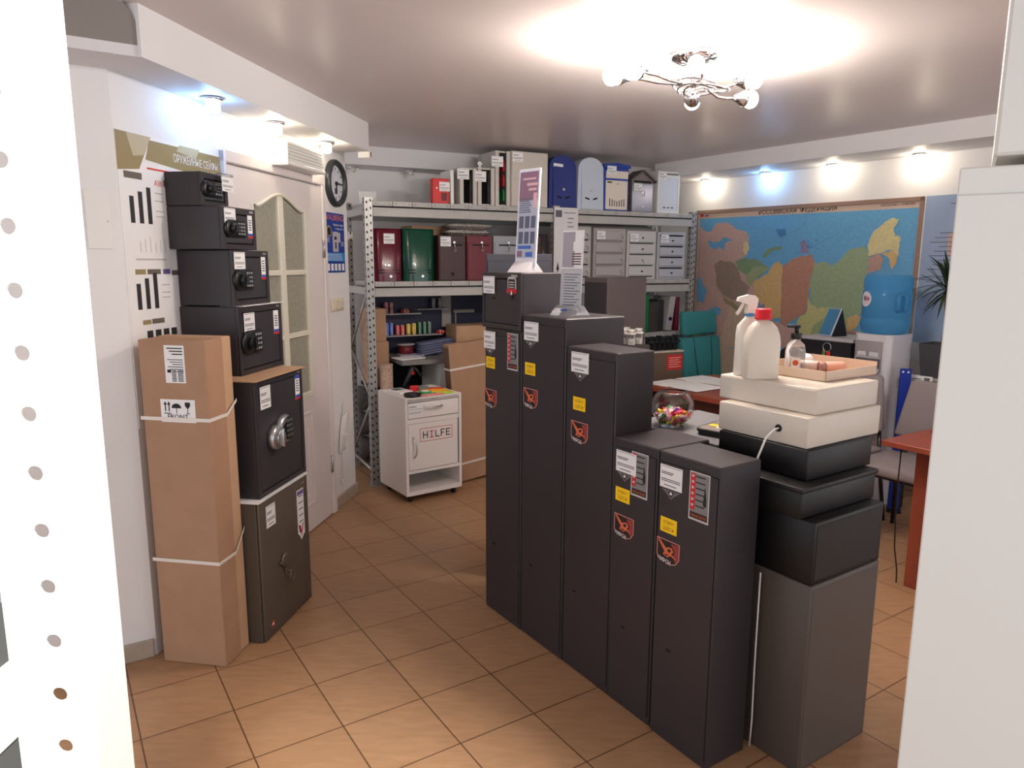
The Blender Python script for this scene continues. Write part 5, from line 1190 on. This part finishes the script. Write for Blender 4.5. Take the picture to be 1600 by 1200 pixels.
# ------------------------------------------------------------------ maps
MAPPOLY=[
('eu',[(-1.276,1.945),(-1.259,1.932),(-1.23,1.909),(-1.203,1.882),(-1.188,1.884),(-1.141,1.875),(-1.125,1.88),(-1.102,1.906),(-1.089,1.927),(-1.072,1.944),(-1.04,1.954),(-0.997,1.943),(-0.951,1.953),(-0.915,1.93),(-0.888,1.922),(-0.866,1.9),(-0.84,1.889),(-0.8,1.877),(-0.775,1.875),(-0.747,1.87),(-0.73,1.847),(-0.712,1.838),(-0.71,1.811),(-0.708,1.779),(-0.705,1.74),(-0.702,1.711),(-0.718,1.697),(-0.726,1.67),(-0.734,1.659),(-0.751,1.645),(-0.777,1.642),(-0.792,1.62),(-0.807,1.595),(-0.825,1.57),(-0.796,1.55),(-0.744,1.531),(-0.714,1.5),(-0.682,1.484),(-0.635,1.472),(-0.59,1.46),(-0.599,1.421),(-0.597,1.38),(-0.615,1.332),(-0.609,1.305),(-0.596,1.27),(-0.591,1.234),(-0.563,1.199),(-0.533,1.17),(-0.499,1.14),(-0.381,1.123),(-0.286,1.095),(-0.173,1.068),(0.008,1.08),(0.172,1.098),(0.335,1.108),(0.321,0.968),(-1.278,0.806),(-1.277,1.291)]),
('wat',[(-1.149,1.799),(-1.127,1.795),(-1.1,1.785),(-1.061,1.783),(-1.028,1.786),(-1.007,1.798),(-0.988,1.817),(-0.984,1.823),(-0.947,1.816),(-0.943,1.823),(-0.913,1.805),(-0.877,1.797),(-0.85,1.792),(-0.89,1.792),(-0.923,1.786),(-0.958,1.773),(-0.961,1.744),(-0.965,1.738),(-0.963,1.708),(-0.995,1.724),(-1.001,1.73),(-1.03,1.738),(-1.051,1.738),(-1.05,1.725),(-1.076,1.717),(-1.103,1.735),(-1.127,1.743),(-1.136,1.747),(-1.137,1.771),(-1.155,1.782)]),
('yel',[(-0.768,1.769),(-0.758,1.765),(-0.747,1.778),(-0.725,1.783),(-0.712,1.761),(-0.7,1.735),(-0.703,1.712),(-0.713,1.697),(-0.722,1.68),(-0.717,1.663),(-0.753,1.684),(-0.763,1.706),(-0.756,1.741)]),
('dk',[(-1.067,1.569),(-1.054,1.593),(-1.024,1.614),(-0.995,1.628),(-0.95,1.612),(-0.902,1.616),(-0.845,1.599),(-0.809,1.551),(-0.78,1.505),(-0.763,1.456),(-0.724,1.435),(-0.695,1.415),(-0.672,1.401),(-0.682,1.38),(-0.697,1.337),(-0.7,1.315),(-0.737,1.296),(-0.798,1.288),(-0.841,1.28),(-0.872,1.29),(-0.91,1.306),(-0.955,1.319),(-0.979,1.349),(-1.015,1.379),(-1.038,1.42),(-1.037,1.477),(-1.046,1.512)]),
('grn2',[(-0.837,1.613),(-0.796,1.631),(-0.753,1.639),(-0.724,1.642),(-0.673,1.634),(-0.651,1.638),(-0.602,1.627),(-0.562,1.603),(-0.52,1.574),(-0.489,1.559),(-0.513,1.553),(-0.518,1.539),(-0.544,1.517),(-0.552,1.509),(-0.569,1.483),(-0.591,1.474),(-0.601,1.482),(-0.619,1.497),(-0.644,1.501),(-0.664,1.504),(-0.682,1.496),(-0.714,1.5),(-0.744,1.513),(-0.785,1.536),(-0.805,1.542),(-0.814,1.565),(-0.819,1.588)]),
('grn',[(-0.712,1.471),(-0.699,1.507),(-0.664,1.538),(-0.649,1.571),(-0.625,1.566),(-0.575,1.579),(-0.548,1.572),(-0.527,1.567),(-0.502,1.562),(-0.488,1.552),(-0.527,1.531),(-0.549,1.516),(-0.592,1.488),(-0.613,1.472),(-0.611,1.459),(-0.632,1.445),(-0.64,1.425),(-0.642,1.424),(-0.654,1.402),(-0.659,1.416),(-0.683,1.414),(-0.691,1.429),(-0.699,1.438),(-0.711,1.451)]),
('beige',[(-0.874,1.219),(-0.84,1.237),(-0.79,1.246),(-0.749,1.255),(-0.7,1.231),(-0.649,1.23),(-0.606,1.205),(-0.574,1.182),(-0.534,1.158),(-0.499,1.14),(-0.465,1.117),(-0.432,1.073),(-0.393,1.05),(-0.35,0.914),(-0.962,0.853),(-0.934,1.007),(-0.917,1.072),(-0.883,1.148)]),
('olive',[(-0.974,1.318),(-0.925,1.299),(-0.888,1.275),(-0.84,1.265),(-0.81,1.245),(-0.782,1.232),(-0.747,1.226),(-0.746,1.205),(-0.758,1.193),(-0.761,1.167),(-0.805,1.196),(-0.859,1.227),(-0.913,1.247),(-0.943,1.276),(-0.947,1.301)]),
('yelo',[(-0.632,1.445),(-0.578,1.471),(-0.537,1.496),(-0.494,1.517),(-0.483,1.542),(-0.476,1.547),(-0.465,1.572),(-0.451,1.584),(-0.428,1.603),(-0.404,1.614),(-0.4,1.612),(-0.367,1.59),(-0.362,1.587),(-0.351,1.559),(-0.345,1.547),(-0.349,1.519),(-0.351,1.501),(-0.354,1.476),(-0.36,1.465),(-0.347,1.359),(-0.352,1.261),(-0.337,1.165),(-0.37,1.154),(-0.409,1.145),(-0.449,1.144),(-0.495,1.185),(-0.537,1.24),(-0.578,1.291),(-0.582,1.302),(-0.607,1.323),(-0.615,1.332),(-0.624,1.367),(-0.615,1.401)]),
('brn',[(-0.361,1.573),(-0.34,1.588),(-0.31,1.604),(-0.293,1.614),(-0.266,1.635),(-0.239,1.64),(-0.205,1.653),(-0.167,1.658),(-0.137,1.659),(-0.102,1.672),(-0.092,1.662),(-0.092,1.634),(-0.076,1.627),(-0.067,1.586),(-0.074,1.56),(-0.075,1.523),(-0.091,1.509),(-0.096,1.481),(-0.1,1.47),(-0.092,1.427),(-0.105,1.395),(-0.098,1.352),(-0.105,1.301),(-0.111,1.259),(-0.109,1.22),(-0.13,1.204),(-0.149,1.194),(-0.181,1.175),(-0.22,1.151),(-0.268,1.122),(-0.299,1.085),(-0.317,1.104),(-0.335,1.102),(-0.342,1.123),(-0.352,1.23),(-0.35,1.349),(-0.36,1.465),(-0.357,1.493),(-0.353,1.534)]),
('grn3',[(-0.074,1.601),(-0.042,1.602),(-0.008,1.609),(0.018,1.614),(0.038,1.606),(0.064,1.589),(0.078,1.576),(0.087,1.593),(0.119,1.605),(0.13,1.614),(0.153,1.64),(0.185,1.675),(0.203,1.7),(0.244,1.711),(0.283,1.714),(0.332,1.729),(0.335,1.704),(0.346,1.697),(0.362,1.674),(0.368,1.622),(0.358,1.576),(0.363,1.529),(0.355,1.51),(0.344,1.491),(0.341,1.48),(0.348,1.445),(0.346,1.408),(0.337,1.382),(0.338,1.328),(0.347,1.282),(0.344,1.234),(0.315,1.218),(0.304,1.209),(0.275,1.192),(0.264,1.193),(0.248,1.214),(0.233,1.214),(0.207,1.221),(0.183,1.217),(0.15,1.222),(0.117,1.193),(0.09,1.177),(0.057,1.151),(0.023,1.182),(-0.019,1.219),(-0.068,1.262),(-0.072,1.289),(-0.081,1.322),(-0.09,1.353),(-0.083,1.394),(-0.099,1.428),(-0.093,1.471),(-0.086,1.513),(-0.079,1.562)]),
('pale',[(-0.104,1.339),(-0.098,1.324),(-0.075,1.29),(-0.069,1.275),(-0.046,1.273),(-0.02,1.254),(-0.009,1.252),(0.019,1.265),(0.054,1.262),(0.076,1.269),(0.07,1.246),(0.065,1.215),(0.055,1.177),(0.029,1.151),(0.001,1.106),(-0.024,1.079),(-0.091,0.994),(-0.203,1.065),(-0.191,1.092),(-0.192,1.131),(-0.18,1.162),(-0.155,1.188),(-0.133,1.193),(-0.109,1.22),(-0.103,1.254),(-0.109,1.296)]),
('grn',[(-0.028,1.132),(0.018,1.158),(0.053,1.195),(0.094,1.218),(0.119,1.214),(0.166,1.226),(0.191,1.224),(0.223,1.215),(0.25,1.197),(0.275,1.192),(0.262,1.16),(0.249,1.13),(0.243,1.101),(0.223,1.082),(0.216,1.049),(0.207,1.034),(-0.076,0.995),(-0.053,1.077),(-0.051,1.091),(-0.043,1.106)]),
('yelo',[(0.235,1.189),(0.254,1.209),(0.282,1.211),(0.311,1.232),(0.326,1.214),(0.335,1.214),(0.347,1.196),(0.332,1.171),(0.328,1.15),(0.308,1.119),(0.283,1.107),(0.259,1.099),(0.243,1.101),(0.237,1.129),(0.241,1.154)]),
('yel',[(0.356,1.747),(0.36,1.769),(0.371,1.799),(0.386,1.829),(0.422,1.855),(0.466,1.893),(0.513,1.918),(0.524,1.918),(0.547,1.906),(0.567,1.91),(0.556,1.891),(0.55,1.872),(0.531,1.848),(0.531,1.822),(0.546,1.806),(0.543,1.789),(0.563,1.795),(0.577,1.785),(0.584,1.788),(0.587,1.76),(0.579,1.746),(0.585,1.719),(0.578,1.696),(0.582,1.672),(0.58,1.649),(0.563,1.661),(0.554,1.677),(0.533,1.696),(0.503,1.694),(0.482,1.685),(0.462,1.673),(0.431,1.67),(0.399,1.66),(0.364,1.65),(0.359,1.663),(0.364,1.687),(0.354,1.698),(0.353,1.707),(0.35,1.738)]),
('yelo',[(0.462,1.673),(0.482,1.676),(0.514,1.683),(0.533,1.696),(0.548,1.691),(0.561,1.669),(0.579,1.661),(0.574,1.647),(0.572,1.622),(0.572,1.602),(0.562,1.586),(0.55,1.574),(0.547,1.549),(0.547,1.556),(0.535,1.574),(0.532,1.579),(0.524,1.597),(0.526,1.618),(0.515,1.638),(0.504,1.649),(0.475,1.66)]),
('brn2',[(0.359,1.638),(0.391,1.647),(0.423,1.665),(0.451,1.668),(0.459,1.65),(0.464,1.646),(0.479,1.626),(0.468,1.605),(0.466,1.581),(0.461,1.554),(0.43,1.551),(0.393,1.535),(0.363,1.529),(0.363,1.559),(0.367,1.606)]),
('grn2',[(-0.562,1.655),(-0.548,1.675),(-0.526,1.698),(-0.509,1.716),(-0.46,1.727),(-0.424,1.735),(-0.381,1.735),(-0.372,1.714),(-0.398,1.707),(-0.431,1.707),(-0.475,1.695),(-0.491,1.676),(-0.524,1.654),(-0.536,1.641)]),
('pur',[(-0.213,1.758),(-0.193,1.777),(-0.177,1.779),(-0.171,1.796),(-0.154,1.761),(-0.145,1.733),(-0.126,1.692),(-0.147,1.68),(-0.175,1.679),(-0.191,1.673),(-0.202,1.698),(-0.197,1.724)]),
('deep',[(-0.447,1.871),(-0.423,1.873),(-0.398,1.873),(-0.361,1.874),(-0.344,1.853),(-0.35,1.844),(-0.333,1.827),(-0.364,1.822),(-0.372,1.818),(-0.403,1.809),(-0.41,1.822),(-0.427,1.855)]),
('wat',[(-1.1,1.192),(-1.065,1.194),(-1.039,1.219),(-1.025,1.219),(-1.013,1.213),(-0.978,1.203),(-0.956,1.192),(-0.973,1.172),(-0.969,1.154),(-0.981,1.139),(-1.006,1.136),(-1.028,1.144),(-1.058,1.134),(-1.074,1.16),(-1.095,1.168)]),
('wat',[(-1.267,1.461),(-1.255,1.466),(-1.238,1.465),(-1.217,1.469),(-1.197,1.429),(-1.169,1.386),(-1.131,1.358),(-1.152,1.312),(-1.157,1.277),(-1.172,1.234),(-1.201,1.246),(-1.214,1.252),(-1.244,1.262),(-1.251,1.332),(-1.257,1.401)]),
('pur',[(-0.582,1.235),(-0.558,1.243),(-0.532,1.255),(-0.508,1.266),(-0.506,1.249),(-0.495,1.217),(-0.503,1.197),(-0.52,1.183),(-0.549,1.187),(-0.569,1.178),(-0.578,1.2),(-0.582,1.219)])]

MC = {'eu': (196, 164, 156), 'wat': (104, 166, 208), 'yel': (212, 200, 150), 'dk': (150, 132, 120), 'grn2': (124, 150, 118), 'grn': (150, 164, 122), 'beige': (200, 178, 160), 'olive': (150, 144, 108), 'yelo': (206, 174, 122), 'brn': (178, 132, 114), 'grn3': (150, 168, 134), 'pale': (192, 190, 136), 'brn2': (184, 148, 138), 'pur': (144, 132, 164), 'deep': (70, 130, 182)}
t = thing('wall_map', 'large framed political map with blue sea and cyrillic title on the right wall', 'map', MF, -1.295, 0, .80)
def sk(x): return -.0085*(x+1.295)
b = B()
for a in ((0, 2.02, 1.235, 1.268), (0, 2.02, -.25, -.22), (0, .028, -.25, 1.268), (1.992, 2.02, -.25, 1.268)): b.box(a[0], a[1], -.016, -.001, a[2], a[3], .003, 1)
b.v = [(x, y, zz-.0085*x) for x, y, zz in b.v]; b.obj('frame', mat('map frame', (150, 122, 108), .4), t)
names = ['title', 'wat']+[k for k in MC if k != 'wat']+['ink', 'red', 'blue']
mats_ = [mat('map cream', (224, 196, 176), .35)]+[mat('map '+k, MC[k], .35, noise=(70, .10)) for k in names[1:len(MC)+1]]+[mat('map ink', (52, 44, 48), .5), REDI, BLUEI]
ix = {n: i for i, n in enumerate(names)}
b = B(); b.m(0).box(.026, 1.994, -.004, -.001, -.23, 1.24); b.v = [(x, y, zz-.0085*x) for x, y, zz in b.v]
b.m(ix['wat']).add([(.034, -.0046, -.2), (1.986, -.0046, -.2-.0085*2), (1.986, -.0046, 1.195-.017), (.034, -.0046, 1.195)], [(0, 1, 2, 3)]); b.m(ix['beige']).add([(.036, -.0048, -.19), (1.7, -.0048, -.2), (1.7, -.0048, .06), (.036, -.0048, .06)], [(0, 1, 2, 3)])
yy = -.0049
for n_, pl in MAPPOLY:
    b.m(ix[n_]).add([(min(1.984, max(.036, x+1.295)), yy, max(.03, zz-.80)) for x, zz in pl], [tuple(range(len(pl)))]); yy -= .00025
b.m(ix['ink']).text('РОССИЙСКАЯ  ФЕДЕРАЦИЯ', .68, 1.196, .056, yy, width=.70).text('МАСШТАБ 1 : 4 000 000', 1.72, 1.20, .022, yy, width=.24)
b.m(ix['red']).box(.045, .08, yy, yy+.0002, 1.21, 1.232).box(.095, .14, yy, yy+.0002, 1.211, 1.217); b.m(ix['blue']).box(.095, .14, yy, yy+.0002, 1.217, 1.223); b.m(0).box(.095, .14, yy, yy+.0002, 1.223, 1.229)
b.m(ix['ink'])
rm = random.Random(2)
for k in range(34):
    a = pi*(1.05+.9*k/34); b.box(.93+.2*cos(a)-.003, .93+.2*cos(a)+.003, yy, yy+.0002, 1.16+.12*sin(a)-.0012, 1.16+.12*sin(a)+.0012)
for k in range(16): b.box(1.2+.02*k, 1.212+.02*k, yy, yy+.0002, .93+.009*k, .932+.009*k)
b.m(ix['deep'])
for k in range(10):
    x, zz = 1.17+rm.uniform(-.06, .06), .93+rm.uniform(-.03, .05); r = rm.uniform(.005, .013); b.add([(x+r*cos(a), yy, zz+r*.7*sin(a)) for a in range(6)], [tuple(range(6))])
b.obj('sheet', mats_, t)
t = thing('wall_map', 'pale blue second map with cream lettering behind the plant', 'map', MF, .735, 0, 1.06)
b = B(); b.m(0).box(0, .95, -.003, -.001, 0, .99); b.m(1).add([(.16, -.0034, .72), (.22, -.0034, .78), (.3, -.0034, .80), (.95, -.0034, .85), (.95, -.0034, .45), (.3, -.0034, .5), (.17, -.0034, .6)], [tuple(range(7))]); b.m(2)
for k in range(9): b.box(.05+.03*(k % 3), .2+.05*(k % 2), -.0038, -.003, .5+.03*k, .505+.03*k)
b.box(.16, .22, -.0038, -.003, .93, .935)
b.obj('sheet', [mat('pale map blue', (150, 168, 196), .4, noise=(5, .06)), mat('map eu', MC['eu'], .4), INK], t)

# ------------------------------------------------------------------ foreground
K = 1.096
t = thing('perforated_post', 'white perforated steel post close to the camera at the left edge', 'post', WF, 0, .57, 0)
PW = mat('post white enamel', (240, 240, 236), .4)
xl, xr, xc, r = -.433, -.368, -.3925, .0066
b = B(); pitch = .0498; n = 20; z0 = .1
ca_ = math.atan2(pitch/2, .02); AN = sorted([2*pi*(i+.5)/16 for i in range(16)]+[ca_, pi-ca_, pi+ca_, 2*pi-ca_]); n = 20
zbase = 1.595+(1.665-1.595)*K
k0 = int((zbase-.25)/pitch)
zc0 = zbase-k0*pitch
vs, fs = [], []
for k in range(k0+14):
    zc = zc0+k*pitch; a_ = .02; h = pitch/2; o = len(vs)
    for i in range(n):
        a = AN[i]; c_, s_ = cos(a), sin(a); q = min(a_/abs(c_), h/abs(s_))
        vs.append((xc+r*c_, 0, zc+r*s_)); vs.append((xc+q*c_, 0, zc+q*s_))
    for i in range(n):
        j = (i+1) % n; fs.append((o+2*i, o+2*i+1, o+2*j+1, o+2*j))
    for sx, sz in ((1, 1), (-1, 1), (-1, -1), (1, -1)):   # corner fill triangles
        pass
zlo, zhi = zc0-pitch/2, zc0+(k0+13.5)*pitch
b.add(vs, fs)
b.add([(xl, 0, zlo), (xc-.02, 0, zlo), (xc-.02, 0, zhi), (xl, 0, zhi), (xc+.02, 0, zlo), (xr, 0, zlo), (xr, 0, zhi), (xc+.02, 0, zhi)], [(0, 1, 2, 3), (4, 5, 6, 7)])
# corner fills between octagonal rings and strips
for k in range(k0+15):
    zc = zc0+(k-.5)*pitch
    for sx in (-1, 1):
        a = math.atan2(pitch/2, .02)
        pass
b.add([(xl, 0, 0), (xr, 0, 0), (xr, 0, zlo), (xl, 0, zlo), (xl, 0, zhi), (xr, 0, zhi), (xr, 0, 2.38), (xl, 0, 2.38)], [(0, 1, 2, 3), (4, 5, 6, 7)])
o = b.obj('face', PW, t); sm = o.modifiers.new('thickness', 'SOLIDIFY'); sm.thickness = .002; sm.offset = 1
b = B(); b.box(xr, xr+.002, .0005, .052, 0, 2.38).box(xr-.018, xr+.002, .052, .054, 0, 2.38); b.obj('flange', PW, t)
b = B(); b.sph((xc-.006, -.002, zc0+(round((1.13-zc0)/pitch))*pitch), .0105, 16, 8, sy=.45); b.obj('bolt', PW, t)
B().box(xl-.02, xr+.03, -.03, .08, 0, .004).obj('foot', PW, t)
t = thing('side_cabinet', 'dark grey cabinet corner with a pale label left of the perforated post', 'cabinet', WF, -1.25, .56, 0, 0)
B().box(0, .645, 0, .28, 0, 1.2, .004, 1).obj('body', mat('slate cabinet', (92, 96, 96), .5), t); B().box(.645, .646, .19, .275, 1.02, 1.12).obj('label', PAPER, t)
t = thing('tall_cupboard', 'tall white cupboard filling the right edge close to the camera', 'cupboard', F(.603, 1.0, -32.5), 0, 0, 0)
CPW = mat('cupboard white', (214, 212, 206), .4)
B().box(0, .7, .002, .30, 0, 1.724, .002, 1).obj('body', CPW, t); B().box(.0005, .7, -.002, .002, .01, 1.688, .0015, 1).obj('door', CPW, t)
t = thing('white_box', 'white box standing on the tall cupboard at the upper right', 'box', F(.637, .985, -32.5), 0, 0, 1.7245)
B().box(0, .6, 0, .28, .013, .62, .004, 1).obj('body', CPW, t)
for x in (.04, .54):
    for y in (.03, .22): B().box(x, x+.03, y, y+.03, 0, .013).obj('foot', BLACKP, t)

# ------------------------------------------------------------------ light and camera
def lamp(name, kind, loc, energy, color, size=.1, rot=None, spot=None):
    L = bpy.data.lights.new(name, kind); L.energy = energy; L.color = color
    if kind in ('POINT', 'SPOT'): L.shadow_soft_size = size
    if kind == 'SPOT': L.spot_size = spot; L.spot_blend = .6
    if kind == 'AREA': L.shape = 'RECTANGLE'; L.size, L.size_y = size
    o = bpy.data.objects.new(name, L); COL.objects.link(o); o.location = loc
    if rot is not None: o.rotation_euler = rot
    return o
# unseen spot added to brighten the near post
d = Vector((-.38, .6, 1.3))-Vector((-.2, .15, 2.38))
lamp('added_post_spot', 'SPOT', (-.2, .15, 2.38), 200, (1, .97, .9), .04, d.to_track_quat('-Z', 'Y').to_euler(), radians(50))
w = bpy.data.worlds.new('World'); S.world = w; w.use_nodes = True
w.node_tree.nodes['Background'].inputs['Color'].default_value = (.93, .95, 1.0, 1); w.node_tree.nodes['Background'].inputs['Strength'].default_value = 1.05
cam = bpy.data.cameras.new('Camera'); cam.sensor_width = 36; cam.lens = 1117.2/1600*36; cam.clip_start = .02; cam.clip_end = 100
co = bpy.data.objects.new('Camera', cam); COL.objects.link(co)
p_, r_ = .16790, .00372
f_ = Vector((0, cos(p_), -sin(p_))); u_ = Vector((0, sin(p_), cos(p_))); x_ = Vector((1, 0, 0))
rt = x_*cos(r_)+u_*sin(r_); up = -x_*sin(r_)+u_*cos(r_)
co.matrix_world = Matrix(((rt.x, up.x, -f_.x, 0), (rt.y, up.y, -f_.y, 0), (rt.z, up.z, -f_.z, 1.5952), (0, 0, 0, 1)))
S.camera = co
S.view_settings.view_transform = 'Standard'; S.view_settings.look = 'None'; S.view_settings.gamma = 1; S.view_settings.exposure = .7
S.view_settings.use_curve_mapping = False
